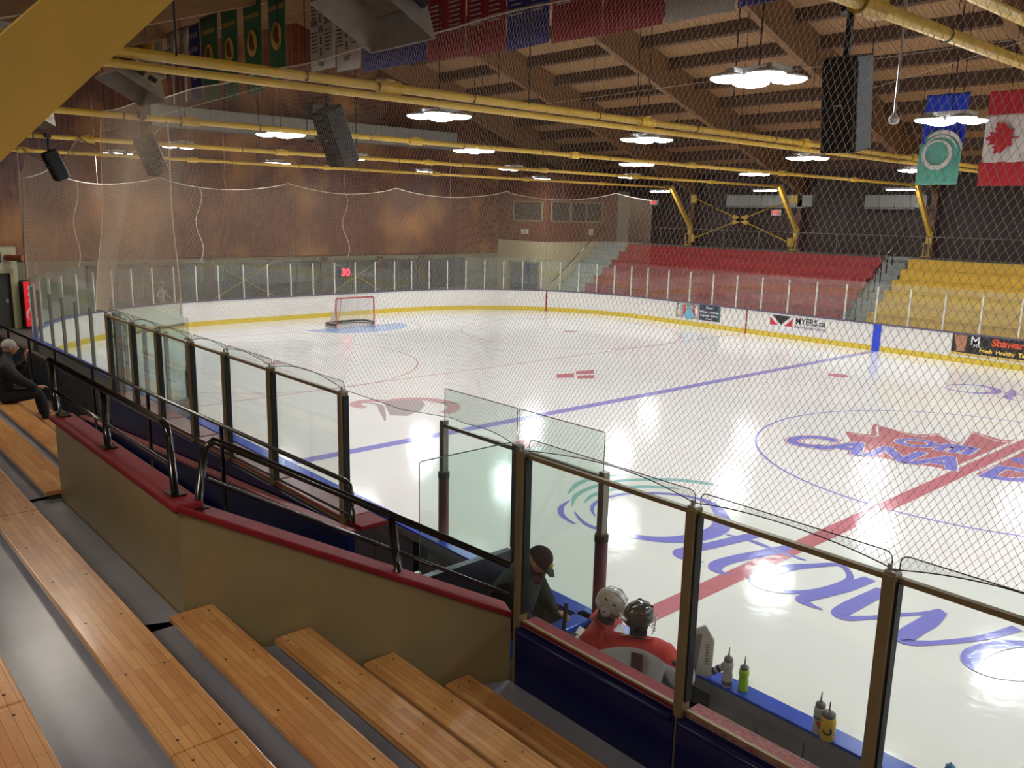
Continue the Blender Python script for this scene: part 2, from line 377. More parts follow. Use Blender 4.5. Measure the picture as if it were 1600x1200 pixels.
# big word near side: ring, swooshes, t t a w a
OR = [(-3.15, -8.9), (-2.68, -9.14), (-2.29, -9.14), (-1.92, -8.99), (-1.57, -8.81), (-1.31, -8.51), (-1.17, -8.1), (-1.18, -7.67), (-1.39, -7.26), (-1.7, -6.93), (-2.0, -6.73), (-2.34, -6.72), (-2.71, -6.88), (-3.03, -7.2), (-3.25, -7.58), (-3.3, -7.99), (-3.21, -8.35), (-3.02, -8.61), (-2.78, -8.79)]
OW = [.02, .08, .12, .16, .2, .27, .32, .32, .27, .2, .15, .12, .11, .10, .10, .10, .08, .06, .02]
OR = [(x*1, y) for x, y in OR]
parts_ = [ribbon([(-3.6, -8.55), (-3.45, -8.9), (-3.15, -9.18), (-2.75, -9.3)], [.02, .1, .1, .05], Z*2.2), ribbon(OR, OW, Z*2.4),
  ribbon([(-0.53, -7.21), (-0.66, -7.4), (-0.76, -7.85), (-0.86, -8.33), (-0.95, -8.68), (-0.98, -8.91), (-0.84, -9.02), (-0.67, -8.98), (-0.54, -8.93)], [.1, .2, .22, .22, .22, .22, .16, .08, .02], Z*2.6),
  ribbon([(-0.04, -7.2), (-0.11, -7.63), (-0.22, -8.05), (-0.34, -8.48), (-0.38, -8.81), (-0.31, -8.98), (-0.18, -9.03), (-0.07, -8.99)], [.1, .2, .22, .22, .22, .2, .1, .02], Z*2.8),
  ribbon([(-0.97, -7.76), (-0.59, -7.68), (-0.1, -7.72), (0.35, -7.71)], [.04, .09, .09, .05], Z*3.0),
  ribbon([(0.92, -7.58), (0.72, -7.48), (0.51, -7.8), (0.34, -8.11), (0.25, -8.46), (0.25, -8.79), (0.37, -8.97), (0.6, -8.96), (0.8, -8.8), (0.96, -8.52), (1.05, -8.15), (1.06, -7.82), (0.92, -7.58)], [.08, .1, .14, .2, .24, .24, .16, .12, .1, .1, .1, .1, .08], Z*3.2),
  ribbon([(1.24, -7.59), (1.16, -8.14), (1.05, -8.58), (0.99, -8.91), (1.14, -8.98), (1.3, -8.98)], [.18, .22, .22, .2, .1, .02], Z*3.4),
  ribbon([(1.52, -7.8), (1.5, -8.21), (1.48, -8.6), (1.49, -8.9), (1.6, -8.96), (1.74, -8.79), (1.88, -8.56), (2.02, -8.3), (2.17, -8.06), (2.28, -7.8)], [.18, .22, .24, .22, .14, .1, .08, .08, .08, .1], Z*3.6),
  ribbon([(2.28, -7.85), (2.3, -8.27), (2.28, -8.67), (2.3, -8.93), (2.4, -8.95), (2.58, -8.73), (2.8, -8.35), (2.94, -8.02), (3.07, -7.57)], [.16, .24, .24, .22, .14, .1, .1, .12, .14], Z*3.8),
  ribbon([(3.8, -7.6), (3.55, -7.6), (3.31, -7.87), (3.14, -8.1), (3.03, -8.36), (2.98, -8.65), (3.02, -8.87), (3.15, -8.98), (3.35, -8.95), (3.6, -8.7), (3.85, -8.2), (3.9, -7.7)], [.08, .1, .14, .18, .22, .24, .2, .14, .1, .1, .1, .08], Z*4.0),
  ribbon([(4.05, -7.6), (3.97, -8.14), (3.86, -8.58), (3.8, -8.91), (3.95, -8.98), (4.1, -8.98)], [.18, .22, .22, .2, .1, .02], Z*4.2)]
mark('ice_word', merge(*parts_), P_BLUE, 'purple-blue handwritten word on the ice in front of the benches')
mark('ice_swoosh', merge(ribbon([(-3.85, -8.35), (-4.15, -7.79), (-4.21, -7.25), (-4.1, -6.89), (-3.94, -6.66)], [.02, .13, .13, .1, .03], Z),
     ribbon([(-3.37, -8.73), (-3.7, -8.3), (-3.85, -7.77), (-3.81, -7.08), (-3.47, -6.48), (-3.1, -6.09), (-2.74, -5.89), (-2.26, -5.73)], [.02, .1, .12, .13, .16, .2, .16, .02], Z),
     ribbon([(-3.35, -8.46), (-3.54, -8.02), (-3.53, -7.48), (-3.34, -7.01), (-3.02, -6.67), (-2.83, -6.54)], [.02, .1, .12, .16, .15, .05], Z)), P_TEAL)
# far word, same lettering seen small
mark('ice_word', merge(ribbon([(-3.9, 7.6), (-3.4, 7.3), (-2.9, 7.5), (-2.6, 8.0), (-2.8, 8.6), (-3.3, 8.8), (-3.8, 8.4), (-3.9, 7.9)], [.04, .12, .18, .28, .28, .16, .1, .06], Z),
     ribbon([(-2.4, 8.9), (-2.2, 8.2), (-2.1, 7.5), (-1.8, 7.3)], [.15, .2, .2, .05], Z), ribbon([(-1.7, 8.9), (-1.5, 8.2), (-1.4, 7.5), (-1.1, 7.3)], [.15, .2, .2, .05], Z*1.2),
     ribbon([(-2.7, 8.3), (-1.0, 8.2)], [.08, .08], Z*1.4), ribbon([(-.5, 8.3), (-.9, 8.0), (-.9, 7.5), (-.4, 7.4), (-.1, 8.0), (.1, 7.4)], [.1, .2, .2, .1, .2, .1], Z*1.6)), P_LINEBLUE)
# centre leaf and lettering (tilted 16 degrees)
leaf = [(-3.03, -0.03), (-2.52, 0.17), (-2.99, 1.3), (-2.16, 1.09), (-1.83, 1.1), (-1.61, 1.62), (-0.91, 1.01), (-1.18, 2.53), (-0.76, 2.35), (-0.4, 2.2), (-0.14, 2.71), (0.2, 3.2), (0.6, 2.6), (1.1, 2.9), (1.1, 1.5), (1.6, 2.3), (2.1, 1.9), (2.9, 2.3), (2.5, 1.2), (2.9, 0.9), (1.4, -0.9), (-1.9, -1.6)]
def poly_flat(pts, z):
    m = MB(); m.add([(x, y, z) for x, y in pts] , [tuple(range(len(pts)))]); return m
import mathutils.geometry as mg
def tri_flat(pts, z):
    t = mg.tessellate_polygon([[Vector((x, y, 0)) for x, y in pts]]); m = MB(); m.add([(x, y, z) for x, y in pts], [tuple(a) for a in t]); return m
mark('ice_leaf', tri_flat(leaf, Z), P_LEAF)
mark('leaf_outline', ribbon([(x*0.93-0.02, y*0.93-0.03) for x, y in leaf[:18]], [.05]*18, Z*1.5), P_WHITE)
mark('line_edge', merge(strip(-0.24, -0.15, -1.9, 2.6, Z*2.1), strip(0.15, 0.24, -1.9, 2.6, Z*2.1)), P_WHITE)
ang = math.radians(15.8); R_ = (math.cos(ang), math.sin(ang), 0); U_ = (-math.sin(ang), math.cos(ang), 0)
plate = [(-3.62, -1.75), (-3.3, -2.22), (-2.6, -2.08), (0.5, -1.2), (2.2, -0.75), (2.0, 0.35), (0.0, -0.05), (-2.9, -0.72), (-3.6, -1.15)]
text_at('ice_lettering', 'CANA', basis((-1.83, -1.66, Z*2.5), R_, U_), P_BLUE, floor, 1.5, 0.055, 0.3, sx=0.83, ext=0.0005)
text_at('ice_lettering', 'CANA', basis((-1.83, -1.66, Z*1.9), R_, U_), P_LEAF, floor, 1.5, 0.12, 0.3, sx=0.83, ext=0.0005)
text_at('ice_lettering', 'CANA', basis((-1.83, -1.66, Z*2.2), R_, U_), P_WHITE, floor, 1.5, 0.085, 0.3, sx=0.83, ext=0.0005)
text_at('ice_lettering', 'DA', basis((1.12, -0.98, Z*2.5), R_, U_), P_BLUE, floor, 1.5, 0.055, 0.3, sx=0.83, ext=0.0005)
text_at('ice_lettering', 'DA', basis((1.12, -0.98, Z*2.2), R_, U_), P_WHITE, floor, 1.5, 0.085, 0.3, sx=0.83, ext=0.0005)
text_at('ice_lettering', 'Offi', basis((-1.15, 0.05, Z*2.5), R_, U_), P_BLUE, floor, 1.05, 0.04, 0.2, ext=0.0005)
text_at('ice_lettering', 'Offi', basis((-1.15, 0.05, Z*2.2), R_, U_), P_WHITE, floor, 1.05, 0.07, 0.2, ext=0.0005)
text_at('ice_lettering', 'cial', basis((0.95, 0.6, Z*2.5), R_, U_), P_BLUE, floor, 1.05, 0.04, 0.2, ext=0.0005)
# zone emblem near the left faceoff area
mark('ice_emblem', merge(ring((-10.95, -6.6), 0.95, 0.34, Z, 0.2, PI*1.1), ring((-11.9, -7.3), 0.4, 0.3, Z, PI*0.6, PI*1.7)), P_LRED, 'faint red and grey crest on the ice beyond the walkway gap')
mark('ice_emblem', merge(tri_flat([(-12.0, -6.9), (-11.6, -6.0), (-11.1, -6.2), (-10.6, -6.7), (-10.3, -7.3), (-10.6, -7.6), (-11.2, -7.3)], Z*1.3), ribbon([(-12.4, -7.6), (-11.8, -7.2), (-11.1, -7.5), (-10.2, -8.0)], [.03, .16, .16, .03], Z*1.6), ribbon([(-10.6, -5.2), (-10.9, -5.7), (-11.2, -6.0)], .05, Z)), P_GREY)
# ---------------------------------------------------------------- dasher boards
boards = thing('dasher_boards', 'white rink boards with yellow kick strip running round the ice', 'boards', (-XE, 0, 0))
def sweep(i0, i1, o0, o1, z0, z1, inset=0.0):
    """solid strip following the rink path from index i0 to i1, outward offsets o0..o1"""
    m = MB(); vs = []; n = i1-i0+1
    for k in range(n):
        i = (i0+k) % NR; p = Vector(RP[i]); nn = outn(i); q = p.copy()
        if inset:
            if k == 0: q = q + (Vector(RP[(i+1) % NR])-q).normalized()*inset
            if k == n-1: q = q + (Vector(RP[(i-1) % NR])-q).normalized()*inset
        a = q+nn*o0; b = q+nn*o1
        vs += [(a.x, a.y, z0), (b.x, b.y, z0), (b.x, b.y, z1), (a.x, a.y, z1)]
    fs = [(0, 1, 2, 3), tuple(4*(n-1)+j for j in (3, 2, 1, 0))]
    for k in range(n-1):
        for j in range(4): fs.append((4*k+j, 4*k+4+j, 4*k+4+(j+1) % 4, 4*k+(j+1) % 4))
    m.add(vs, fs); return m
for i in range(0, NR, 2):
    obj('board_panel', sweep(i, min(i+2, NR), 0.0, 0.05, 0.0, 1.0, 0.002), WHITEB, boards)
obj('kick_strip', sweep(0, NR, -0.012, 0.0, 0.0, 0.2), KICK, boards)
obj('cap_rail', sweep(24, NR, -0.03, 0.14, 1.0, 1.05), CAPDARK, boards)
obj('cap_rail', sweep(0, 30, -0.02, 0.16, 1.045, 1.07), CAPBLUE, boards)['label'] = 'bright blue cap rail on the bench side'
obj('outer_frame', sweep(24, NR, 0.06, 0.12, 0.1, 1.0), GREYIN, boards)
for x_, w_, m_ in ((-8.46, 0.3, BLUEM), (-14.15, 0.06, REDM), (XG, 0.06, REDM), (0.0, 0.3, REDM)):
    for yy, sg in ((YF, -1),):
        if x_ == XG: # on the curve
            a = math.acos((x_+XE-RC)/RC); ym = YF-RC+RC*math.sin(a)-0.02; obj('line_marker', MB().box((x_-w_/2, ym-0.03, 0), (x_+w_/2, ym+0.04, 1.01)), m_, boards)
        else: obj('line_marker', MB().box((x_-w_/2, yy-0.018, 0), (x_+w_/2, yy+0.03, 1.01)), m_, boards)
obj('line_marker', MB().box((-8.61, YN-0.02, 0), (-8.31, YN+0.015, 1.0)), BLUEM, boards)
# glass and posts
def pane_mb(p0, p1, z0, z1, th=0.012, rad=0.05, gap=0.012):
    a, b = Vector((p0[0], p0[1], 0)), Vector((p1[0], p1[1], 0)); t = (b-a).normalized(); a += t*gap; b -= t*gap; L = (b-a).length; n = Vector((-t.y, t.x, 0))*th/2
    q = [(0, z0), (L, z0)]
    for k in range(4): g = k/3*PI/2; q.append((L-rad+rad*math.cos(g), z1-rad+rad*math.sin(g)))
    for k in range(4): g = PI/2+k/3*PI/2; q.append((rad+rad*math.cos(g), z1-rad+rad*math.sin(g)))
    pts = [a+t*x+Vector((0, 0, z))-n for x, z in q]; return MB().prism(pts, n*2)
def edge_mb(p0, p1, z0, z1, gap=0.012, r=0.004, rad=0.05):
    a, b = Vector((p0[0], p0[1], 0)), Vector((p1[0], p1[1], 0)); t = (b-a).normalized(); a += t*gap; b -= t*gap; L = (b-a).length
    q = [(0, z0)] + [(rad-rad*math.cos(k/3*PI/2), z1-rad+rad*math.sin(k/3*PI/2)) for k in range(4)] + [(L-rad+rad*math.sin(k/3*PI/2), z1-rad+rad*math.cos(k/3*PI/2)) for k in range(4)] + [(L, z0)]
    return MB().tube([a+t*x+Vector((0, 0, z)) for x, z in q], r, 4)
def gpath(i, off=0.07): p = Vector(RP[i % NR])+outn(i % NR)*off; return (p.x, p.y)
def arc_glass(i0, i1, zp, zg, mpost, pw=0.045):
    pts = [gpath(i) for i in range(i0, i1+1)]
    for k, p in enumerate(pts):
        t = Vector(pts[min(k+1, len(pts)-1)])-Vector(pts[max(k-1, 0)]); a = math.atan2(t.y, t.x)
        obj('post', MB().box((-pw/2, -0.035, 1.05), (pw/2, 0.035, zp), Matrix.Translation((p[0], p[1], 0)) @ Matrix.Rotation(a, 4, 'Z')), mpost, boards)
        if k < len(pts)-1:
            g = obj('glass_pane', pane_mb(p, pts[k+1], 1.06, zg, rad=0.01), GL_F, boards)
# path indices: near straight X=8 - k*1.204 ; 23 segs => index 23 at X=-19.7
arc_glass(14, 24, 2.5, 2.87, POSTA, 0.06)      # near side, left of the first bench
arc_glass(24, 37, 2.45, 2.65, POSTW)
arc_glass(37, 45, 2.45, 2.62, POSTW)
arc_glass(45, 59, 2.45, 2.62, POSTW)
arc_glass(59, 84, 2.42, 2.55, POSTW)
# scorekeeper glass between the two benches, on the board line
ys = YN-0.03
for x_ in (-1.42, -0.17, 1.03):
    obj('post', MB().box((x_-0.035, ys-0.04, 1.05), (x_+0.035, ys+0.04, 2.5)), POSTA, boards, bevel=0.006)
for a, b in ((-1.42, -0.17), (-0.17, 1.03)):
    obj('glass_pane', pane_mb((a, ys), (b, ys), 1.06, 2.87, rad=0.015), GL_S, boards)
    obj('glass_edge', edge_mb((a, ys), (b, ys), 2.4, 2.87, rad=0.015, r=0.005), EDGE, boards)
    obj('glass_channel', MB().box((a, ys-0.02, 2.42), (b, ys+0.02, 2.46)), POSTA, boards)
for x_, m_ in ((-1.42, PAD), (1.03, PAD), (-9.12, PAD)):
    obj('post_padding', MB().tube([(x_, ys, 1.05), (x_, ys, 1.84)], 0.062, 14), m_, boards, smooth=True)
    obj('padding_tape', MB().tube([(x_, ys, 1.82), (x_, ys, 1.89)], 0.067, 10), RUBBER, boards)
obj('post', MB().box((-9.15, ys-0.035, 1.05), (-9.08, ys+0.035, 2.5)), POSTA, boards)
# advertisements on the far boards
BD = (1, 0, 0); UP = (0, 0, 1)
FT = lambda x, z, y=YF-0.016: Matrix(((-1, 0, 0, x), (0, 0, -1, y), (0, 1, 0, z), (0, 0, 0, 1)))  # unused mirror
FX = lambda x, z: basis((x, YF-0.02, z), (1, 0, 0), (0, 0, 1))
INK = mat('ink_black', (30, 28, 30), rough=0.4); INKR = mat('ink_red', (196, 40, 50), rough=0.4); INKO = mat('ink_orange', (222, 84, 48), rough=0.4)
INKY = mat('ink_yellow', (236, 200, 90), rough=0.4); INKN = mat('ink_navy', (34, 50, 78), rough=0.4); INKW = mat('ink_white', (230, 228, 226), rough=0.4); SKY = mat('ink_sky', (112, 176, 206), rough=0.5)
ad = thing('board_advert', 'white board advert reading MYERS.ca with a red and black shield', 'advert', (-11.8, YF, 0.6))
obj('sheet', MB().box((-13.1, YF-0.006, 0.3), (-10.5, YF-0.001, 0.97)), mat('ad_white', (226, 222, 222), rough=0.35), ad)
obj('emblem', MB().prism([(-12.95, YF-0.012, 0.93), (-12.5, YF-0.012, 0.55), (-12.05, YF-0.012, 0.93)], (0, 0.004, 0)), INK, ad)
obj('emblem', merge(MB().prism([(-13.02, YF-0.012, 0.85), (-13.02, YF-0.012, 0.52), (-12.65, YF-0.012, 0.52)], (0, 0.004, 0)), MB().prism([(-11.98, YF-0.012, 0.85), (-12.35, YF-0.012, 0.52), (-11.98, YF-0.012, 0.52)], (0, 0.004, 0))), INKR, ad)
text_at('lettering', 'MYERS.ca', FX(-11.2, 0.66), INK, ad, 0.36, 0.006, sx=0.9)
text_at('lettering', 'Automotive Group', FX(-11.2, 0.49), INK, ad, 0.175, 0.0, sx=1.0)
ad = thing('board_advert', 'black board advert reading Shawarma in orange with a meat picture', 'advert', (-4.5, YF, 0.6))
obj('sheet', MB().box((-5.75, YF-0.006, 0.36), (-2.7, YF-0.001, 1.0)), INK, ad)
obj('meat_picture', MB().prism([(-5.7, YF-0.012, 0.98), (-5.25, YF-0.012, 0.98), (-5.3, YF-0.012, 0.4), (-5.55, YF-0.012, 0.4)], (0, 0.004, 0)), mat('meat', (178, 122, 92), var=0.3, scale=14), ad)
obj('yellow_band', MB().box((-5.8, YF-0.01, 0.27), (-2.7, YF-0.002, 0.36)), mat('band_gold', (206, 176, 96), rough=0.4), ad)
text_at('lettering', 'M', FX(-4.98, 0.68), INKW, ad, 0.42, 0.004)
text_at('lettering', 'MR.', FX(-4.9, 0.6), INKW, ad, 0.16, 0.002)
text_at('lettering', 'Shawarma', FX(-3.75, 0.72), INKO, ad, 0.34, 0.012)
text_at('lettering', 'Fresh  Healthy  Tasty', FX(-4.0, 0.45), INKY, ad, 0.19, 0.006)
ad = thing('board_advert', 'city recreation advert with children in blue beside a navy text block', 'advert', (-16.7, YF, 0.6))
obj('sheet', MB().box((-17.9, YF-0.006, 0.32), (-16.62, YF-0.001, 0.98)), mat('ad_photo', (200, 190, 180), var=0.3, scale=9, var2=(90, 84, 74)), ad)
obj('blue_coat', merge(MB().ell((-17.15, YF-0.02, 0.5), (0.28, 0.012, 0.22)), MB().ell((-17.15, YF-0.02, 0.78), (0.09, 0.014, 0.1))), SKY, ad)
for xx, mm in ((-17.7, INKW), (-17.4, INKR), (-16.9, INKR), (-16.75, INKW)): obj('child_picture', merge(MB().ell((xx, YF-0.015, 0.62), (0.08, 0.01, 0.16)), MB().ell((xx, YF-0.015, 0.85), (0.05, 0.01, 0.06))), mm, ad)
obj('text_block', MB().box((-16.6, YF-0.012, 0.32), (-15.55, YF-0.001, 1.0)), INKN, ad)
obj('green_edge', MB().box((-15.55, YF-0.012, 0.32), (-15.48, YF-0.001, 0.95)), mat('ad_green', (60, 120, 90)), ad)
for z_, t_, s_ in ((0.86, 'Ottawa', 0.12), (0.66, 'Winter activities', 0.15), (0.5, "Activités d'hiver", 0.15), (0.38, 'ottawa.ca', 0.1)): text_at('lettering', t_, FX(-16.07, z_), INKW, ad, s_, 0.003)

# ---------------------------------------------------------------- goal
goal = thing('hockey_goal', 'red framed hockey goal with white netting at the far crease', 'goal', (XG, 0, 0))
gr = mat('goal_red', (176, 44, 48), rough=0.35); gw = mat('goal_netting', (196, 190, 186), rough=0.8)
obj('frame', MB().tube([(XG, -0.915, 0), (XG, -0.915, 1.16), (XG, -0.86, 1.22), (XG, 0.86, 1.22), (XG, 0.915, 1.16), (XG, 0.915, 0)], 0.03, 8), gr, goal, smooth=True)
def bowl(z, d): return [(XG, -0.915, z), (XG-0.35*d, -1.02, z), (XG-0.8*d, -0.95, z), (XG-1.0*d, -0.6, z), (XG-1.05*d, 0, z), (XG-1.0*d, 0.6, z), (XG-0.8*d, 0.95, z), (XG-0.35*d, 1.02, z), (XG, 0.915, z)]
obj('base_frame', MB().tube(bowl(0.03, 1.0), 0.03, 6), mat('goal_grey', (150, 146, 140)), goal)
obj('skirt_padding', MB().tube(bowl(0.12, 0.96), 0.05, 6), INK, goal)
obj('top_shelf', MB().tube([(XG, -0.86, 1.2), (XG-0.42, -0.6, 1.16), (XG-0.5, 0, 1.16), (XG-0.42, 0.6, 1.16), (XG, 0.86, 1.2)], 0.018, 6), gr, goal)
obj('back_bar', MB().tube([(XG-0.45, -0.4, 1.16), (XG-0.62, -0.35, 0.7), (XG-1.0, -0.3, 0.05)], 0.02, 6), mat('goal_grey', (150, 146, 140)), goal)
def goal_net():
    m = MB(); top = [(XG, -0.86), (XG-0.3, -0.72), (XG-0.45, -0.4), (XG-0.5, 0), (XG-0.45, 0.4), (XG-0.3, 0.72), (XG, 0.86)]
    bot = [(XG, -0.92), (XG-0.6, -1.0), (XG-1.0, -0.6), (XG-1.05, 0), (XG-1.0, 0.6), (XG-0.6, 1.0), (XG, 0.92)]
    def P(u, v):
        i = min(5, int(u*6)); t = u*6-i
        a = Vector(top[i]).lerp(Vector(top[i+1]), t); b = Vector(bot[i]).lerp(Vector(bot[i+1]), t); q = a.lerp(b, v**1.6)
        return (q.x, q.y, 1.18*(1-v)+0.04)
    for k in range(61):
        for d in (1, -1):
            pts = [P(min(1, max(0, k/60+d*j*0.03)), j/8) for j in range(9)]; m.tube(pts, 0.0035, 3, cap=False)
    for j in range(12):
        y = -0.85+j*0.155; m.tube([(XG, y, 1.21), (XG-0.46, y*0.6, 1.17)], 0.0035, 3, cap=False)
    return m
obj('netting', goal_net(), gw, goal, kind='stuff')

# ---------------------------------------------------------------- outer floor, walls, ceiling
fl = MB(); fl.box((-40, -22, -0.25), (32, 22, -0.06)); struct('floor.001', fl, CONC)
apron = MB()
def apron_ring():
    m = MB(); vs = []
    for i in range(NR):
        p = Vector(RP[i]); q = p+outn(i)*0.13; s = max(abs(q.x)/31.4, abs(q.y)/19.9); o = q/s
        vs += [(q.x, q.y, -0.005), (o.x, o.y, -0.005)]
    fs = [(2*i, 2*((i+1) % NR), 2*((i+1) % NR)+1, 2*i+1) for i in range(NR)]
    m.add(vs, fs); return m
struct('floor.002', apron_ring(), CONC)
XW = -31.5; YW = 20.3
we = MB(); we.box((XW-0.3, -21, 2.55), (XW, YW, 14)); wall_end = struct('wall_end', we, SIDING)
struct('wall_far', MB().box((XW, YW, 0), (32, YW+0.3, 8)), FARWALL)
struct('wall_near', MB().box((XW, -21.3, 0), (32, -21, 8)), FARWALL)
struct('wall_right', MB().box((31.5, -21, 0), (31.8, YW, 14)), FARWALL)
RZ = lambda y: 12.67-0.33*abs(y)      # underside of rafters
DK = 1.25
roof = MB()
for sg in (1, -1):
    roof.add([(XW-0.3, 0, 12.67+DK+0.06), (32, 0, 12.67+DK+0.06), (32, sg*21.5, 12.67-0.33*21.5+DK+0.06), (XW-0.3, sg*21.5, 12.67-0.33*21.5+DK+0.06),
              (XW-0.3, 0, 12.67+DK+0.2), (32, 0, 12.67+DK+0.2), (32, sg*21.5, 12.67-0.33*21.5+DK+0.2), (XW-0.3, sg*21.5, 12.67-0.33*21.5+DK+0.2)],
             [(0, 1, 2, 3), (7, 6, 5, 4), (0, 4, 5, 1), (1, 5, 6, 2), (2, 6, 7, 3), (3, 7, 4, 0)])
ceil = struct('ceiling', roof, GAPDARK)
FR = [-29.1, -22.7, -16.3, -9.9, -3.35, 2.85, 9.2, 15.6, 22.0, 28.4]
for X in FR:
    for sg in (1, -1):
        pts = [(X-0.13, 0, 12.67), (X-0.13, sg*20.2, 12.67-0.33*20.2), (X-0.13, sg*20.2, 12.67-0.33*20.2+DK), (X-0.13, 0, 12.67+DK)]
        obj('rafter', MB().prism(pts, (0.26, 0, 0)), GLULAM, ceil)
# purlins
SL = math.sqrt(1+0.33*0.33)
for bi in range(len(FR)-1):
    xa, xb = FR[bi]+0.13, FR[bi+1]-0.13
    if xa > 17: break
    for sg in (1, -1):
        for k in range(12):
            y = 0.7+k*1.7
            z = 12.67-0.33*y+DK
            obj('purlin', MB().add([(xa, sg*(y-0.07), z-0.42+0.023), (xb, sg*(y-0.07), z-0.42+0.023), (xb, sg*(y+0.07), z-0.42-0.023), (xa, sg*(y+0.07), z-0.42-0.023),
                                    (xa, sg*(y-0.07), z+0.023), (xb, sg*(y-0.07), z+0.023), (xb, sg*(y+0.07), z-0.023), (xa, sg*(y+0.07), z-0.023)],
                                   [(0, 3, 2, 1), (4, 5, 6, 7), (0, 1, 5, 4), (1, 2, 6, 5), (2, 3, 7, 6), (3, 0, 4, 7)]), PURL, ceil)
# deck planks run down the slope; individually on the far slope, joined on the rest
def plank_mb(x, w_, sg, y0, y1, dz):
    return MB().prism([(x, sg*y0, 12.67-0.33*y0+DK+0.002+dz), (x, sg*y1, 12.67-0.33*y1+DK+0.002+dz), (x, sg*y1, 12.67-0.33*y1+DK+0.05), (x, sg*y0, 12.67-0.33*y0+DK+0.05)], (w_, 0, 0))
x = -29.0; cnt = 0; rest = MB()
base = None
while x < 28:
    w_ = 0.135
    if x < 4.0 and cnt < 225:
        if base is None:
            base = obj('deck_plank', plank_mb(0, w_, 1, 0.0, 20.2, 0.0), DECKW, ceil); base.location.x = x
        else:
            o = base.copy(); COL.objects.link(o); o.location.x = x; o.location.z = random.choice((0, 0.006, 0.012, 0.003)) ; cnt += 1
    else: rest.add(*(lambda q: (q.v, q.f))(plank_mb(x, w_, 1, 0, 20.2, 0)))
    rest.add(*(lambda q: (q.v, q.f))(plank_mb(x, w_, -1, 0, 20.6, 0)))
    x += 0.147
obj('deck_boards_beyond', rest, DECKW, ceil, kind='stuff')
# columns, knee braces
for X in FR[:8]:
    for sg, yw in ((1, 20.15), (-1, -20.6)):
        c = thing('timber_column', 'brown timber column with yellow knee brace, %s wall at frame %s' % ('far' if sg > 0 else 'near', ['by the end wall', 'second from the end wall', 'third from the end wall', 'fourth from the end wall', 'fifth from the end wall', 'sixth from the end wall', 'seventh from the end wall', 'eighth from the end wall'][FR.index(X)]), 'column', (X, yw, 0), group=None)
        obj('shaft', MB().box((X-0.14, yw-0.2, 0), (X+0.14, yw+0.12*sg, 7.3)), mat('column_brown', (92, 58, 40), rough=0.6, var=0.15), c)
        z0 = 4.25
        if sg > 0:
            obj('knee_brace', MB().bar((X, yw-0.2, z0), (X, yw-2.1, 6.36), 0.16, 0.2), YELB, c)
            obj('bracket', merge(MB().box((X-0.12, yw-0.3, z0-0.35), (X+0.12, yw-0.18, z0+0.15))), YELB, c)
            obj('post_guard', merge(MB().tube([(X-0.12, yw-0.45, 3.35), (X-0.12, yw-0.45, 3.95), (X+0.12, yw-0.45, 3.95), (X+0.12, yw-0.45, 3.35)], 0.03, 6), MB().box((X-0.2, yw-0.5, 3.33), (X+0.2, yw-0.3, 3.37))), YEL, c)
        else:
            d = 0.0
            obj('knee_brace', MB().bar((X, -19.35, 3.67), (X, -16.85, 6.17), 0.2, 0.24), YELB, c)
            obj('base_plate', MB().box((X-0.2, -20.4, 3.4), (X+0.2, -19.2, 3.7)), YELB, c)
# yellow tie pipes
nth = {2.85: 'nearest the camera', -3.35: 'second from the camera', -9.9: 'third from the camera', -16.3: 'fourth from the camera', -22.7: 'fifth from the camera', 9.2: 'behind the view'}
for X in (2.85, -3.35, -9.9, -16.3, -22.7):
    t = thing('tie_pipe', 'pair of yellow steel tie pipes spanning the hall, %s' % nth[X], 'pipe', (X, 0, 6.33))
    dx = 0.62 if X == 2.85 else 0.02
    obj('pipe', MB().tube([(X, -18.2, 6.33), (X, 18.1, 6.33)], 0.055, 10), YEL, t, smooth=True)
    if X > -4: obj('pipe', MB().tube([(X+dx, -18.2, 6.33 if dx > 0.5 else 6.205), (X+dx, 18.1, 6.33 if dx > 0.5 else 6.205)], 0.042, 10), YEL, t, smooth=True)
    for k, y in enumerate(np.arange(-17.5, 18, 5.0)):
        obj('coupling', MB().tube([(X, y, 6.33), (X, y+0.32, 6.33)], 0.085, 10), YEL, t)
        obj('coupling_plate', MB().box((X-0.03, y+0.1, 6.36), (X+dx+0.03, y+0.22, 6.42)), YEL, t)
        if X != 2.85:
            obj('hanger', MB().tube([(X+0.05, y+2.5, 6.35), (X+0.05, y+2.5, RZ(y+2.5))], 0.012, 5), RUBBER, t)
    for y in np.arange(-16, 18, 2.5):
        obj('clip', MB().tube([(X-0.005, y, 6.33), (X-0.005, y+0.02, 6.33)], 0.066, 10), INK, t)
    if X == 2.85:
        for y in (-13.0, -8.6, -4): obj('bridge_plate', MB().box((X-0.05, y, 6.3), (X+0.7, y+0.12, 6.36)), YEL, t)
# lower brace cross on the far wall
xb = thing('cross_brace', 'yellow X-shaped rod brace with centre plate on the far wall above the red stand', 'brace', (-19.5, 20.0, 5.0))
for a, b in (((-22.5, 19.82, 3.65), (-16.5, 19.82, 5.85)), ((-22.5, 19.82, 5.85), (-16.5, 19.82, 3.65))): obj('rod', MB().tube([a, b], 0.03, 6), YEL, xb)
for a, b in (((-19.95, 19.8, 4.58), (-19.05, 19.8, 4.92)), ((-19.95, 19.8, 4.92), (-19.05, 19.8, 4.58))): obj('center_plate', MB().bar(a, b, 0.03, 0.22), YEL, xb)
for x_, z_ in ((-22.5, 3.7), (-16.5, 3.7), (-22.5, 5.8), (-16.5, 5.8)): obj('gusset', MB().box((x_-0.18, 19.78, z_-0.2), (x_+0.18, 19.86, z_+0.2)), YEL, xb)
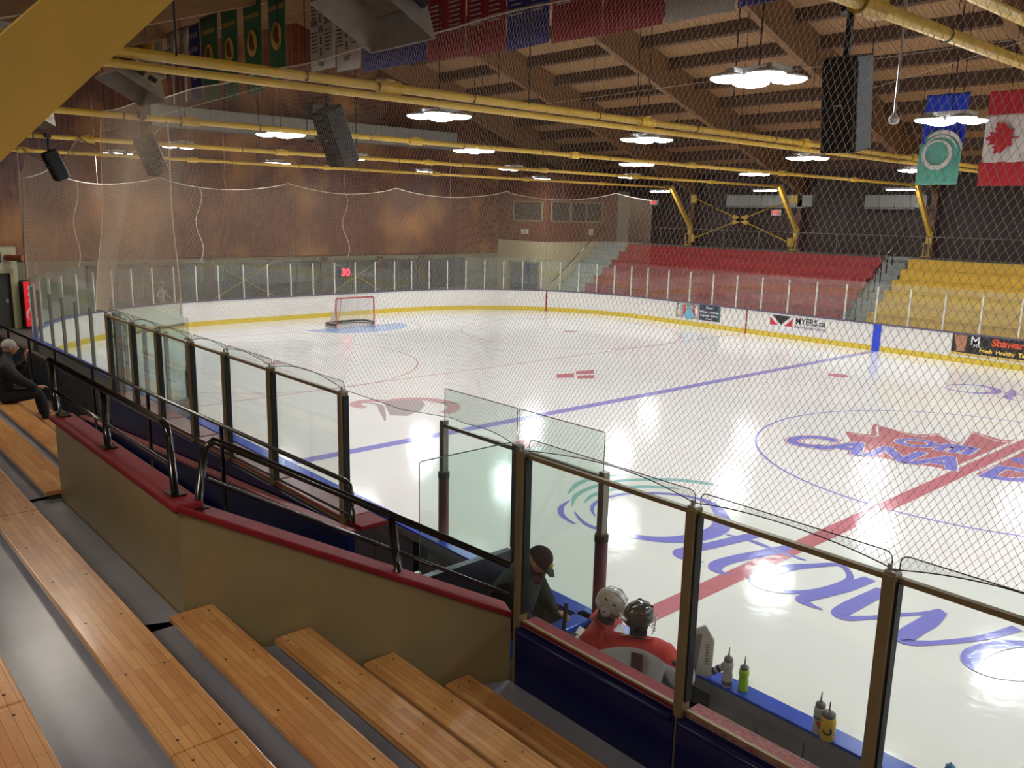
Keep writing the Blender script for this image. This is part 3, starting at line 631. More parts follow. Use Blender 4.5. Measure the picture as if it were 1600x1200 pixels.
# ---------------------------------------------------------------- lamps
def make_lamp(loc, label):
    t = thing('high_bay_light', label, 'light', loc)
    hb = MB()
    for dx in (-0.27, 0.27): hb.box((dx-0.06, -0.24, 0.05), (dx+0.06, 0.24, 0.14))
    hb.box((-0.3, -0.05, 0.08), (0.3, 0.05, 0.16)); obj('housing', hb, HOUS, t, local=True)
    k = 0
    for dx in (-0.27, 0.27):
        for dy in (-0.25, 0.25):
            obj('reflector_dish', MB().lathe([(0.24, 0.0), (0.24, 0.02), (0.1, 0.07)], 18, Matrix.Translation((dx, dy, 0.005))), HOUS, t, local=True)
            obj('lens', MB().lathe([(0.08, -0.05), (0.19, -0.03), (0.235, -0.004), (0.235, 0.0)], 18, Matrix.Translation((dx, dy, 0))), LIGHTM, t, local=True)
    obj('stem', MB().tube([(0, 0, 0.15), (0, 0, 3.2)], 0.012, 6), RUBBER, t, local=True)
    return t
rowY = [-8.7, -2.7, 4.5, 11.7]; rown = ['row nearest the stands', 'second row from the stands', 'third row from the stands', 'row nearest the far stand']
colX = [-26.2, -20.0, -13.6, -7.2, -0.4, 6.1, 12.5, 19.0]; coln = ['first', 'second', 'third', 'fourth', 'fifth', 'sixth', 'seventh', 'eighth']
proto = None
for j, y in enumerate(rowY):
    for i, x in enumerate(colX):
        lb = 'glowing four-disc hanging light, %s from the end wall in the %s' % (coln[i], rown[j])
        if proto is None: proto = make_lamp((x, y, 6.56), lb); o = proto
        else: o = dup(proto, (x, y, 6.56), None, lb)
        o['group'] = 'four-disc lights over the ice'
pl = None
for i, x in enumerate((-23.0, -16.7, -10.3, -4.2, 2.2, 8.6)):
    lb = 'narrow bright tube light over the far stand, %s from the end wall' % coln[i]
    if pl is None:
        pl = thing('tube_light', lb, 'light', (x, 17.5, 6.14))
        obj('housing', MB().box((-0.62, -0.09, 0.0), (0.62, 0.09, 0.07)), HOUS, pl, local=True)
        obj('tube', merge(*[MB().tube([(-0.58, d, -0.02), (0.58, d, -0.02)], 0.022, 8) for d in (-0.05, 0.05)]), LIGHTM, pl, local=True)
        obj('stem', MB().tube([(0, 0, 0.07), (0, 0, 0.75)], 0.01, 5), RUBBER, pl, local=True)
    else: dup(pl, (x, 17.5, 6.14), None, lb)
for i, (x, y, z, lb) in enumerate(((-7.3, -15.9, 6.95, 'four-disc light hidden behind the big yellow brace'), (8.2, -19.0, 6.1, 'four-disc light over the stand behind the camera, right'), (1.4, -19.7, 6.0, 'four-disc light over the stand behind the camera, left'), (-8.5, -19.3, 6.1, 'four-disc light over the left end of the near stand'), (13.5, -16.0, 6.4, 'four-disc light over the far right end of the near stand'))):
    o = dup(proto, (x, y, z), None, lb); o['group'] = 'four-disc lights over the near stand'
    for c_ in o.children:
        if c_.name.startswith('lens'): c_.data = c_.data.copy(); c_.data.materials[0] = LIGHTS
        if c_.name.startswith('stem'): c_.scale = (1, 1, 0.2)
# ---------------------------------------------------------------- speakers
def make_speaker(X, Y, label, tilt):
    t = thing('hanging_speaker', label, 'speaker', (X, Y, 6.0), 0)
    M = Matrix.Rotation(math.radians(tilt), 4, 'X')
    obj('cabinet', MB().prism([(-0.13, -0.14, 0), (0.13, -0.14, 0), (0.17, 0.1, 0), (0.1, 0.16, 0), (-0.1, 0.16, 0), (-0.17, 0.1, 0)], (0, 0, -0.68), M), SPKM, t, local=True, bevel=0.012)
    obj('grille', MB().box((-0.115, -0.165, -0.65), (0.115, -0.142, -0.03), M), SPKG, t, local=True)
    obj('label_plate', MB().box((-0.03, -0.17, -0.34), (0.03, -0.165, -0.33), M), HOUS, t, local=True)
    obj('hanger_pole', MB().tube([(0, 0, -0.02), (0, 0.02, 0.35)], 0.028, 8), SPKM, t, local=True)
    obj('clamp', MB().box((-0.06, -0.06, 0.3), (0.06, 0.06, 0.4)), SPKM, t, local=True)
    return t
for X, lb in ((2.72, 'largest black hanging speaker, front right behind the net'), (-3.4, 'black hanging speaker under the second yellow pipe'), (-9.85, 'black hanging speaker under the third yellow pipe'), (-16.25, 'smallest black hanging speaker, far left by the corner net')):
    s_ = make_speaker(X, -12.35 if X > 0 else -13.2, lb, 12 if X > 0 else 24); s_.rotation_euler = (0, 0, math.radians(10))
# gas heaters over the stands
def make_heater(X, label):
    t = thing('gas_heater', label, 'heater', (X, -15.35, 6.02), math.radians(0)); M = Matrix.Rotation(math.radians(-28), 4, 'X') @ Matrix.Rotation(math.radians(0), 4, 'Y')
    sh = MB(); a, b, h = 0.38, 0.27, 0.23; c, d = 0.27, 0.15; tk = 0.012
    top = [(-c, -d, h), (c, -d, h), (c, d, h), (-c, d, h)]; bot = [(-a, -b, 0), (a, -b, 0), (a, b, 0), (-a, b, 0)]
    it = [(x*0.96, y*0.94, h-0.02) for x, y, z in top]; ib = [(x*0.97, y*0.96, 0) for x, y, z in bot]
    sh.add(top+bot+it+ib, [(0, 1, 2, 3)] + [(k, 4+k, 4+(k+1) % 4, (k+1) % 4) for k in range(4)] + [(11, 10, 9, 8)] + [(8+k, 8+(k+1) % 4, 12+(k+1) % 4, 12+k) for k in range(4)] + [(4+k, 12+k, 12+(k+1) % 4, 4+(k+1) % 4) for k in range(4)], M)
    obj('reflector_hood', sh, GALV, t, local=True)
    obj('burner_plate', MB().box((-0.26, -0.13, 0.17), (0.26, 0.13, 0.22), M), mat('burner_tile', (150, 146, 134), rough=0.8, var=0.2, scale=20), t, local=True)
    obj('side_vent', merge(MB().box((0.36, -0.12, 0.1), (0.41, -0.03, 0.18), M), MB().box((0.37, 0.02, 0.1), (0.42, 0.1, 0.14), M)), RUBBER, t, local=True)
    obj('control_box', MB().box((-0.1, -0.08, 0.26), (0.18, 0.1, 0.4), M), GALV, t, local=True, bevel=0.01)
    obj('gas_valve', merge(MB().tube([(-0.2, 0, 0.3), (-0.2, 0, 0.52)], 0.05, 8, M), MB().tube([(-0.3, 0, 0.42), (0.1, 0, 0.42)], 0.03, 8, M)), SPKM, t, local=True)
    obj('gas_hose', MB().tube([(-0.25, 0, 0.45), (-0.1, 0.12, 0.62), (-0.3, 0.1, 0.8), (-0.45, 0.05, 0.82)], 0.014, 6), YEL, t, local=True)
    obj('chain', merge(*[MB().tube([(x_, y_, 0.3), (x_*0.8, y_, 1.25)], 0.006, 4) for x_ in (-0.3, 0.3) for y_ in (-0.1, 0.1)]), CHROME, t, local=True)
    return t
for X, lb in ((1.02, 'largest galvanised radiant heater, top centre in front of banners'), (-3.75, 'galvanised radiant heater below the yellow banner'), (-8.1, 'small galvanised radiant heater half hidden by the yellow brace')): make_heater(X, lb)
pl_ = MB(); pl_.tube([(8, -15.35, 7.2), (-20, -15.35, 7.2)], 0.02, 6); tag(obj('gas_line', pl_, YEL), 'thin gas line running above the radiant heaters', 'pipe')
# ---------------------------------------------------------------- banners along one line at Y=-8
CG = mat('banner_green', (44, 92, 60), rough=0.8, var=0.08, scale=2); CW = mat('banner_white', (176, 168, 158), rough=0.8); CR = mat('banner_red', (130, 26, 38), rough=0.8, var=0.06)
CB = mat('banner_blue', (36, 38, 104), rough=0.8, var=0.06); CY = mat('banner_yellow', (206, 156, 46), rough=0.8); CGR = mat('banner_grey', (150, 142, 136), rough=0.8)
BI = mat('banner_ink', (48, 44, 46), rough=0.8); BW = mat('banner_pale_ink', (150, 140, 142), rough=0.8); BO = mat('banner_orange_ink', (150, 76, 60), rough=0.8); BG = mat('banner_gold_ink', (190, 150, 70), rough=0.8)
YB = -8.0
def cloth_mb(x0, x1, zt, zb, y=YB, waves=1.5, amp=0.03, taper=0.0, point=False, th=0.008, nx=14, nz=10, fringe=0):
    m = MB(); vs = []
    for s in (0, 1):
        for j in range(nz+1):
            v = j/nz
            for i in range(nx+1):
                u = i/nx; hw = (x1-x0)/2*(1-taper*v); xc = (x0+x1)/2
                if point: hw = (x1-x0)/2*(1-v*0.97)
                zz = zt+(zb-zt)*v
                if fringe and j == nz: zz -= fringe*abs(math.sin(u*PI*5))
                vs.append((xc+(u*2-1)*hw, y+amp*(0.3+v)*math.sin(u*waves*2*PI+x0*3)+(th if s else 0), zz))
    W_ = nx+1; H_ = (nz+1)*W_
    fs = []
    for j in range(nz):
        for i in range(nx):
            a = j*W_+i; fs.append((a, a+1, a+W_+1, a+W_)); fs.append((H_+a, H_+a+W_, H_+a+W_+1, H_+a+1))
    for i in range(nx): fs.append((i, H_+i, H_+i+1, i+1)); b = nz*W_+i; fs.append((b, b+1, H_+b+1, H_+b))
    for j in range(nz): a = j*W_; fs.append((a, a+W_, H_+a+W_, H_+a)); b = a+nx; fs.append((b, H_+b, H_+b+W_, b+W_))
    m.add(vs, fs); return m
def lines_mb(x0, x1, z0, z1, n, y):
    m = MB()
    for k in range(n):
        z = z0+(z1-z0)*k/max(1, n-1); e = random.uniform(0.75, 1.0); c = (x0+x1)/2; h = (x1-x0)/2*e
        m.box((c-h, y-0.004, z-0.012), (c+h, y, z+0.012))
    return m
BX = lambda x, z, y=YB-0.035: basis((x, y, z), (1, 0, 0), (0, 0, 1))
def banner(x0, x1, zt, zb, m, label, **k):
    t = thing('hanging_banner', label, 'banner', ((x0+x1)/2, YB, zt), group=None)
    obj('cloth', cloth_mb(x0, x1, zt, zb, amp=0.012, **k), m, t, smooth=True)
    obj('pole', MB().tube([(x0-0.03, YB, zt), (x1+0.03, YB, zt)], 0.02, 6), BI, t)
    return t
t = banner(-28.4, -23.95, 10.2, 9.0, CY, 'yellow banner with rough black lettering, leftmost of the banners', waves=2)
text_at('lettering', 'AGAINST', BX(-26.0, 9.62), BI, t, 0.62, 0.01, sx=0.95); text_at('lettering', 'hei', BX(-26.2, 9.15), BI, t, 0.55, 0.01); text_at('emblem', 'S', BX(-27.8, 9.25), BO, t, 0.9, 0.03)
for x0, x1, zb, lb, tx in ((-23.75, -22.95, 8.85, 'short whitish pennant beside the yellow banner', 'IN'), (-22.7, -21.9, 8.0, 'first long pointed white pennant', 'ATOM'), (-21.6, -20.9, 8.0, 'second long pointed white pennant beside the blue banner', 'PEE')):
    t = banner(x0, x1, 10.15, zb, CW, lb, point=zb < 8.5)
    for k, c_ in enumerate(tx): text_at('lettering', c_, BX((x0+x1)/2, 9.8-k*0.3), BI, t, 0.26, 0.005)
t = banner(-20.8, -19.98, 10.12, 8.0, CB, 'narrow blue banner between white pennants and green banners')
for k in range(4): text_at('lettering', ('MINOR', 'ATOM', 'AAA', '2001')[k], BX(-20.4, 9.75-k*0.4), BW, t, 0.2, 0.004)
for x0, x1, zb, lb in ((-19.93, -18.67, 8.0, 'first green banner with a gold round crest, beside the blue one'), (-18.45, -17.34, 7.93, 'second green banner with a gold round crest'), (-16.98, -15.9, 7.95, 'third green banner with a gold round crest'), (-15.5, -14.55, 8.2, 'fourth green banner with a gold round crest, beside the white ones')):
    t = banner(x0, x1, 10.22, zb, CG, lb, taper=0.1, fringe=0.18); c = (x0+x1)/2
    obj('crest', merge(MB().ell((c, YB-0.03, 9.1), (0.3, 0.012, 0.34))), BG, t, smooth=True); obj('crest_figure', merge(MB().ell((c-0.03, YB-0.042, 9.15), (0.14, 0.01, 0.2)), MB().ell((c+0.06, YB-0.042, 9.0), (0.12, 0.01, 0.1))), mat('crest_brown', (96, 52, 36), rough=0.8), t)
    text_at('lettering', 'CHAMPIONS', BX(c, 9.72), BG, t, 0.16, 0.002)
for x0, x1, lb, hd in ((-13.3, -12.2, 'first white banner, FINALISTS MINOR and a vertical PEEWEE', 'MINOR'), (-12.12, -11.05, 'second white banner, FINALISTS MAJOR and a vertical PEEWEE', 'MAJOR')):
    t = banner(x0, x1, 10.6, 8.05 if hd == 'MINOR' else 7.92, CW, lb); c = (x0+x1)/2
    text_at('lettering', 'TEAM', BX(c, 10.4), BI, t, 0.2, 0.004)
    text_at('lettering', 'FINALISTS', BX(c, 10.14), BI, t, 0.21, 0.004, sx=0.85); text_at('lettering', hd, BX(c, 9.88), BI, t, 0.2, 0.004, sx=0.8)
    for k, c_ in enumerate('PEEWEE'): text_at('lettering', c_, BX(c, 9.62-k*0.25), BI, t, 0.22, 0.004)
    text_at('lettering', '2015', BX(c-0.32, 9.05), BI, t, 0.19, 0.006, sx=0.8); text_at('lettering', '2016', BX(c+0.32, 9.05), BI, t, 0.19, 0.006, sx=0.8)
    text_at('lettering', "'AA'", BX(c, 8.12), BI, t, 0.18, 0.006)
    for dx in (-0.32, 0.32):
        for z0 in (9.65, 8.9): obj('small_print', lines_mb(c+dx-0.15, c+dx+0.15, z0, z0-0.42, 6, YB-0.03), BI, t, kind='stuff')
def big_banner(x0, x1, zb, m, label, ink, cols, head=''):
    t = banner(x0, x1, 10.6, zb, m, label, waves=0.7); w_ = (x1-x0)/cols
    for k in range(cols):
        c = x0+w_*(k+0.5)
        for z0 in (9.6, 8.75): obj('small_print', lines_mb(c-w_*0.32, c+w_*0.32, z0, z0-0.5, 7, YB-0.03), BW, t, kind='stuff')
        text_at('lettering', ('2012', '2013', '2014', '2015')[k % 4], BX(c, 8.9), ink, t, 0.22, 0.006)
    return t
big_banner(-11.0, -8.6, 7.8, CB, 'wide blue championship banner partly behind the large heater', BO, 4)
big_banner(-8.55, -7.32, 7.75, CR, 'red banner immediately right of the large heater', CB, 2)
big_banner(-7.28, -6.17, 7.7, CR, 'red banner left of the narrow blue one', CB, 2)
big_banner(-6.13, -5.02, 7.68, CB, 'narrow blue banner between red banners', BO, 2)
big_banner(-4.95, -3.83, 7.65, CR, 'red banner right of the narrow blue one', CB, 2)
big_banner(-3.8, -2.57, 7.63, CR, 'red banner left of the grey one', CB, 2)
t = banner(-2.52, -1.33, 10.6, 7.63, CGR, "grey banner reading 'AA' at the top edge"); text_at('lettering', "'AA'", BX(-1.9, 7.95), BI, t, 0.22, 0.01)
banner(-1.28, -0.1, 10.6, 7.66, CB, 'dark blue banner at the right end of the banners')
# flags
YFL = 2.2
t = thing('city_flag', 'blue and teal flag with a white swirl ring', 'flag', (-2.5, YFL, 7.7))
def flagcloth(x0, x1, z0, z1, y=YFL, nx=24, nz=16, amp=0.05):
    return cloth_mb(x0, x1, z0, z1, y=y, waves=2.2, amp=amp, nx=nx, nz=nz)
FB = mat('flag_blue', (26, 60, 190), rough=0.8); FTL = mat('flag_teal', (96, 172, 152), rough=0.8); FW = mat('flag_white', (214, 206, 200), rough=0.8); FR_ = mat('flag_red', (176, 30, 42), rough=0.8)
obj('blue_field', flagcloth(-2.98, -2.03, 7.7, 6.6), FB, t, smooth=True)
obj('teal_field', flagcloth(-3.03, -2.07, 6.62, 5.68), FTL, t, smooth=True)
def ring_v(c, r, w_, y, a0=0, a1=2*PI, n=40, w1=None):
    m = MB(); vs = []
    w1 = w_ if w1 is None else w1
    for k in range(n+1):
        a = a0+(a1-a0)*k/n; ww = w_+(w1-w_)*math.sin(PI*k/n)
        for yy in (y, y-0.012):
            for rr in (r-ww/2, r+ww/2): vs.append((c[0]+rr*math.cos(a), yy, c[1]+rr*math.sin(a)))
    fs = []
    for k in range(n): b = 4*k; fs += [(b, b+1, b+5, b+4), (b+2, b+6, b+7, b+3), (b+1, b+3, b+7, b+5), (b, b+4, b+6, b+2)]
    m.add(vs, fs); return m
obj('teal_dome', MB().ell((-2.55, YFL-0.04, 6.5), (0.44, 0.03, 0.42)), FTL, t, smooth=True)
obj('white_ring', ring_v((-2.58, 6.36), 0.3, 0.035, YFL-0.09, PI*0.5, PI*2.5, w1=0.1), FW, t)
obj('white_swirl', merge(ring_v((-2.5, 6.4), 0.45, 0.02, YFL-0.09, 0.1, PI*0.75, w1=0.09), ring_v((-2.52, 6.38), 0.38, 0.015, YFL-0.09, 0.3, PI*0.8, w1=0.05)), FW, t)
obj('cord', MB().tube([(-2.5, YFL, 7.7), (-2.5, YFL, 11.3)], 0.008, 5), BLACK, t)
t = thing('national_flag', 'red and white flag with a sideways red maple leaf', 'flag', (-1.15, YFL, 7.66))
obj('red_band', flagcloth(-1.63, -0.72, 7.66, 7.16), FR_, t, smooth=True); obj('white_band', flagcloth(-1.65, -0.72, 7.17, 6.14), FW, t, smooth=True); obj('red_band', flagcloth(-1.68, -0.72, 6.15, 5.64), FR_, t, smooth=True)
lf = [(0, 1), (.16, .68), (.36, .78), (.28, .32), (.5, .55), (.57, .42), (.85, .48), (.75, .22), (.85, .12), (.42, -.22), (.48, -.42), (.05, -.36), (.03, -.75), (-.03, -.75), (-.05, -.36), (-.48, -.42), (-.42, -.22), (-.85, .12), (-.75, .22), (-.85, .48), (-.57, .42), (-.5, .55), (-.28, .32), (-.36, .78), (-.16, .68)]
tt = mg.tessellate_polygon([[Vector((a, b, 0)) for a, b in lf]])
def leaf_mb(cx_, cz, s, y, th=0.012):
    m = MB(); n = len(lf); P = [(cx_-b*s, y, cz+a*s) for a, b in lf]; m.add(P+[(p[0], p[1]-th, p[2]) for p in P], [tuple(k) for k in tt]+[tuple(n+j for j in k[::-1]) for k in tt]+[(i, (i+1) % n, n+(i+1) % n, n+i) for i in range(n)]); return m
obj('maple_leaf', leaf_mb(-1.2, 6.66, 0.40, YFL-0.06), FR_, t)
obj('cord', MB().tube([(-1.2, YFL, 7.66), (-1.2, YFL, 11.3)], 0.008, 5), BLACK, t)
t = thing('drop_light', 'small white lamp at the end of a thin grey drop pole beside the large speaker', 'light', (1.55, -9.0, 5.9))
DLX = (1.55, -9.0)
obj('pole', MB().tube([(DLX[0], DLX[1], 5.95), (DLX[0], DLX[1], 9.7)], 0.014, 6), GALV, t); obj('lamp_head', MB().lathe([(0.02, 0.08), (0.06, 0.02), (0.045, -0.03), (0.0, -0.04)][::1], 10, Matrix.Translation((DLX[0], DLX[1], 5.9))), HOUS, t)
# ---------------------------------------------------------------- ducts
t = thing('air_duct', 'long pale grey air duct high on the end wall, left run', 'duct', (XW+0.5, -2.5, 8.4))
yy = -5.85
while yy < 1.5: obj('duct_section', MB().box((XW+0.02, yy, 8.02), (XW+0.8, yy+1.22, 8.88)), DUCT, t); yy += 1.235
t = thing('air_duct', 'long pale grey air duct high on the end wall, right run', 'duct', (XW+0.5, 6, 8.5))
yy = 2.3
while yy < 9.8: obj('duct_section', MB().box((XW+0.02, yy, 8.05), (XW+0.8, yy+1.26, 8.92)), DUCT, t); yy += 1.275
obj('duct_elbow', MB().box((XW+0.02, 1.6, 7.9), (XW+0.6, 2.2, 9.6)), mat('duct_dark', (70, 66, 62), rough=0.6), t)
for x0, x1, lb in ((-20.5, -16.2, 'grey sheet duct on the far wall above the cross brace'), (-13.0, -10.9, 'grey sheet duct on the far wall beside the third knee brace')):
    t = thing('wall_duct', lb, 'duct', (x0, 19.9, 5.7)); xx = x0
    while xx < x1: obj('duct_section', MB().box((xx, 19.95, 5.45), (xx+0.68, 20.28, 6.0)), DUCT, t); xx += 0.7
    obj('flange', MB().box((x0, 19.92, 5.36), (x1+0.2, 20.28, 5.42)), DUCT, t)
obj('pipe_rail', MB().tube([(-26, 19.6, 5.35), (3, 19.6, 5.35)], 0.03, 6), BI, None, label='dark conduit running along the far wall under the ducts', category='pipe')
# ---------------------------------------------------------------- end wall lobby
struct('wall_end.001', merge(MB().box((XW-0.2, -21, 0), (XW, -8.6, 2.6)), MB().box((XW-0.2, 11.2, 0), (XW, 14, 2.6)), MB().box((XW-0.2, -8.6, 0), (XW, 11.2, 0.75)), MB().box((XW-0.2, -8.6, 2.35), (XW, 11.2, 2.6))), OLIVE)
struct('wall_lobby', merge(MB().box((XW-4, -9, -0.02), (XW-3.8, 12, 3)), MB().box((XW-4, -9, 2.6), (XW-0.2, 12, 2.8)), MB().box((XW-4, -9.2, -0.05), (XW-0.2, -9, 3)), MB().box((XW-4, 11.5, -0.05), (XW-0.2, 11.7, 3))), LOBDARK)
wi = 1
for y0, y1 in ((-8.5, -6.2), (-6.0, -3.6), (-3.3, -0.6), (-0.4, 2.2), (2.5, 5.4), (5.7, 8.0), (8.4, 11.0)):
    fr = struct('window_%d' % wi, merge(MB().box((XW-0.05, y0, 0.78), (XW+0.05, y0+0.07, 2.33)), MB().box((XW-0.05, y1-0.07, 0.78), (XW+0.05, y1, 2.33)), MB().box((XW-0.05, y0, 2.26), (XW+0.05, y1, 2.33)), MB().box((XW-0.05, y0, 0.76), (XW+0.05, y1, 0.84)), MB().box((XW-0.04, (y0+y1)/2-0.03, 0.8), (XW+0.04, (y0+y1)/2+0.03, 2.3))), mat('frame_bronze', (70, 62, 50), rough=0.5))
    obj('pane', MB().box((XW-0.01, y0+0.07, 0.84), (XW+0.005, y1-0.07, 2.26)), GL_F, fr); wi += 1
tr = []
for y0, y1 in ((-6.2, -6.0), (-3.6, -3.3), (-0.6, -0.4), (2.2, 2.5), (5.4, 5.7), (8.0, 8.4)): tr.append(MB().box((XW-0.15, y0, 0.7), (XW+0.06, y1, 2.5)))
struct('trim_1', merge(*tr), mat('pillar_brown', (84, 58, 44), rough=0.6))
for y0, y1, m_, z0, z1 in ((-8.2, -7.0, LOBGL, 0.9, 2.2), (-2.4, -1.2, mat('lobby_screen', (150, 168, 160), rough=0.4), 1.2, 2.1), (5.9, 7.6, mat('lobby_poster', (150, 160, 150), rough=0.5, var=0.3, scale=3), 1.2, 2.2), (9.0, 9.4, CREAM, 0.1, 2.0), (2.8, 4.0, OLIVE, 0.5, 1.8), (-5.2, -4.4, mat('pillar_brown', (84, 58, 44)), 0.2, 2.3)):
    t = thing('lobby_board', 'pale board on the lobby back wall seen through the %s glass' % {-8.2: 'leftmost', -2.4: 'left-centre', 5.9: 'right-centre', 9.0: 'rightmost', 2.8: 'middle', -5.2: 'second'}[y0], 'board', (XW-3.7, (y0+y1)/2, z0))
    obj('panel', MB().box((XW-3.78, y0, z0), (XW-3.7, y1, z1)), m_, t); obj('rim', merge(MB().box((XW-3.79, y0-0.05, z1), (XW-3.68, y1+0.05, z1+0.05)), MB().box((XW-3.79, y0-0.05, z0-0.05), (XW-3.68, y1+0.05, z0))), LOBDARK, t)
for y in (-7.3, 0.5, 3.2): # dim ceiling lamps in the lobby
    t = thing('lobby_light', 'dim ceiling light in the lobby, %s' % {-7.3: 'left end', 0.5: 'middle', 3.2: 'right of middle'}[y], 'light', (XW-2, y, 2.55))
    obj('diffuser', MB().box((XW-2.3, y-0.5, 2.52), (XW-1.7, y+0.5, 2.57)), mat('lobby_lamp', (255, 236, 200), emis=2.5), t); obj('frame', MB().box((XW-2.35, y-0.55, 2.56), (XW-1.65, y+0.55, 2.6)), HOUS, t)
for k, (yc, lb) in enumerate(((-1.85, 'thin yellow cross bracing behind the end glass, left'), (4.1, 'thin yellow cross bracing behind the end glass, right of the speed sign'))):
    t = thing('cross_rods', lb, 'brace', (XW+0.3, yc, 1.3))
    for a, b in ((0.7, 2.35), (2.35, 0.7)): obj('rod', MB().tube([(XW+0.09, yc-1.5, a), (XW+0.09, yc+1.5, b)], 0.025, 6), YEL, t)
t = thing('red_number_sign', 'red glowing digital number 30 behind the end glass', 'sign', (XW+0.2, 3.4, 1.75))
obj('case', MB().box((XW+0.01, 3.05, 1.5), (XW+0.2, 3.8, 2.0)), INK, t)
text_at('digits', '30', basis((XW+0.21, 3.42, 1.58), (0, 1, 0), (0, 0, 1)), mat('led_red', (255, 40, 60), emis=3.0), t, 0.5, 0.02)
# visible man in light top behind the glass, small figure
# ---------------------------------------------------------------- corner block with doors and stair
BXX, BY = -27.5, 13.6
struct('wall_block', merge(MB().box((XW, BY, 0), (-30.4, BY+0.2, 3.35)), MB().box((-28.05, BY, 0), (BXX, BY+0.2, 3.35)), MB().box((-30.4, BY, 2.2), (-28.05, BY+0.2, 3.35)), MB().box((BXX-0.2, BY+0.2, 0), (BXX, YW, 3.35))), CREAM)
struct('wall_block.001', merge(MB().box((XW, BY-0.02, 3.35), (BXX+0.02, BY+0.2, 6.9)), MB().box((BXX-0.2, BY+0.2, 3.35), (BXX+0.02, 19.3, 6.9))), brickmat('block_siding', (120, 72, 52), (100, 58, 42), (50, 28, 20), 12.0, 0.2, 0.012, rough=0.5, axes='ZY', noise=0.25))
struct('wall_block.002', MB().box((BXX-0.2, 19.3, 3.35), (BXX+0.04, YW, 6.2)), mat('pale_panel', (150, 146, 130), rough=0.6))
d = struct('door_1', merge(MB().box((-30.4, BY+0.02, 0), (-29.25, BY+0.07, 2.12))), mat('door_slate', (74, 82, 92), rough=0.4))
obj('door_window', merge(MB().box((-29.75, BY, 0.9), (-29.55, BY+0.025, 1.9))), LOBGL, d); obj('door_handle', MB().box((-30.2, BY-0.04, 1.0), (-29.4, BY, 1.06)), GALV, d)
d = struct('door_2', merge(MB().box((-29.2, BY+0.02, 0), (-28.05, BY+0.07, 2.12))), MATS['door_slate'])
obj('door_window', merge(MB().box((-29.0, BY, 0.9), (-28.8, BY+0.025, 1.9))), LOBGL, d); obj('door_handle', MB().box((-29.1, BY-0.04, 1.0), (-28.3, BY, 1.06)), GALV, d)
struct('trim_2', merge(MB().box((-30.5, BY-0.03, 2.12), (-27.95, BY+0.02, 2.22)), MB().box((-30.5, BY-0.03, 0), (-30.4, BY+0.02, 2.2)), MB().box((-28.05, BY-0.03, 0), (-27.95, BY+0.02, 2.2))), mat('frame_tan', (140, 130, 96), rough=0.5))
for k, (z, c_) in enumerate(((1.9, 'A'), (1.6, 'B'), (1.25, 'C'))):
    pass
obj('wall_notice', MB().box((-31.1, BY-0.03, 1.25), (-30.8, BY, 1.95)), mat('notice_navy', (60, 70, 100), rough=0.5, var=0.5, scale=8, var2=(200, 200, 200)), None, label='small dark notices stacked on the cream wall left of the double doors', category='sign')
for n, (y0, y1) in enumerate(((13.95, 15.3), (15.5, 16.6), (16.7, 17.9))):
    fr = struct('window_%d' % (8+n), merge(MB().box((BXX, y0-0.06, 4.4), (BXX+0.07, y1+0.06, 4.48)), MB().box((BXX, y0-0.06, 5.46), (BXX+0.07, y1+0.06, 5.52)), MB().box((BXX, y0-0.06, 4.4), (BXX+0.07, y0, 5.5)), MB().box((BXX, y1, 4.4), (BXX+0.07, y1+0.06, 5.5))), mat('frame_tan', (140, 130, 96)))
    obj('pane', MB().box((BXX+0.02, y0, 4.48), (BXX+0.035, y1, 5.46)), mat('press_window', (66, 66, 64), rough=0.1, var=0.3, scale=2), fr)
fr = struct('window_11', merge(MB().box((-30.1, BY-0.07, 4.4), (-27.8, BY, 4.48)), MB().box((-30.1, BY-0.07, 5.44), (-27.8, BY, 5.5)), MB().box((-30.15, BY-0.07, 4.4), (-30.08, BY, 5.5)), MB().box((-27.85, BY-0.07, 4.4), (-27.78, BY, 5.5))), MATS['frame_tan'])
obj('pane', MB().box((-30.08, BY-0.04, 4.48), (-27.85, BY-0.025, 5.44)), MATS['press_window'], fr)
for y, z, lb in ((13.4, 3.85, 'small white plate on the brown wall above the double doors'),):
    t = thing('wall_sign', lb, 'sign', (-29.2, BY, z)); obj('plate', MB().box((-29.5, BY-0.04, z-0.12), (-28.9, BY-0.02, z+0.12)), PAPER, t); text_at('lettering', '110', basis((-29.2, BY-0.045, z-0.07), (1, 0, 0), (0, 0, 1)), BI, t, 0.18, 0.004)
obj('wall_speaker', MB().box((BXX+0.02, 16.9, 3.7), (BXX+0.15, 17.15, 4.05)), HOUS, None, bevel=0.01, label='small pale box on the brown wall above the far corner stair', category='box')
# stair beside the red stand, and aisle stair
def stairs(name, x0, x1, label, m):
    t = thing(name, label, 'stairs', ((x0+x1)/2, 13.6, 0))
    n = 14
    for k in range(n):
        z = 0.24*(k+1); y = 13.75+0.31*k
        obj('step', MB().box((x0, y, z-0.26), (x1, y+0.34, z)), m, t)
    obj('landing', MB().box((x0, 13.75+0.31*n, 2.9), (x1, 18.9, 3.34)), m, t)
    return t
st = stairs('corner_stairs', -27.45, -25.2, 'pale concrete stairs between the corner block and the red stand', STAIRG)
obj('handrail', MB().tube([(-27.35, 13.9, 1.1), (-27.35, 18.2, 4.3)], 0.03, 6), BLACK, st)
st = stairs('aisle_stairs', -10.75, -9.75, 'grey aisle stairs between the red and yellow stands', mat('aisle_grey', (128, 130, 126), rough=0.6))
for k in range(5):
    z = 0.5+k*0.72; y = 14.1+0.93*k; obj('handrail', MB().tube([(-10.25, y, z), (-10.25, y, z+0.85), (-10.25, y+0.45, z+1.2), (-10.25, y+0.45, z+0.35)], 0.025, 6), BLACK, st)
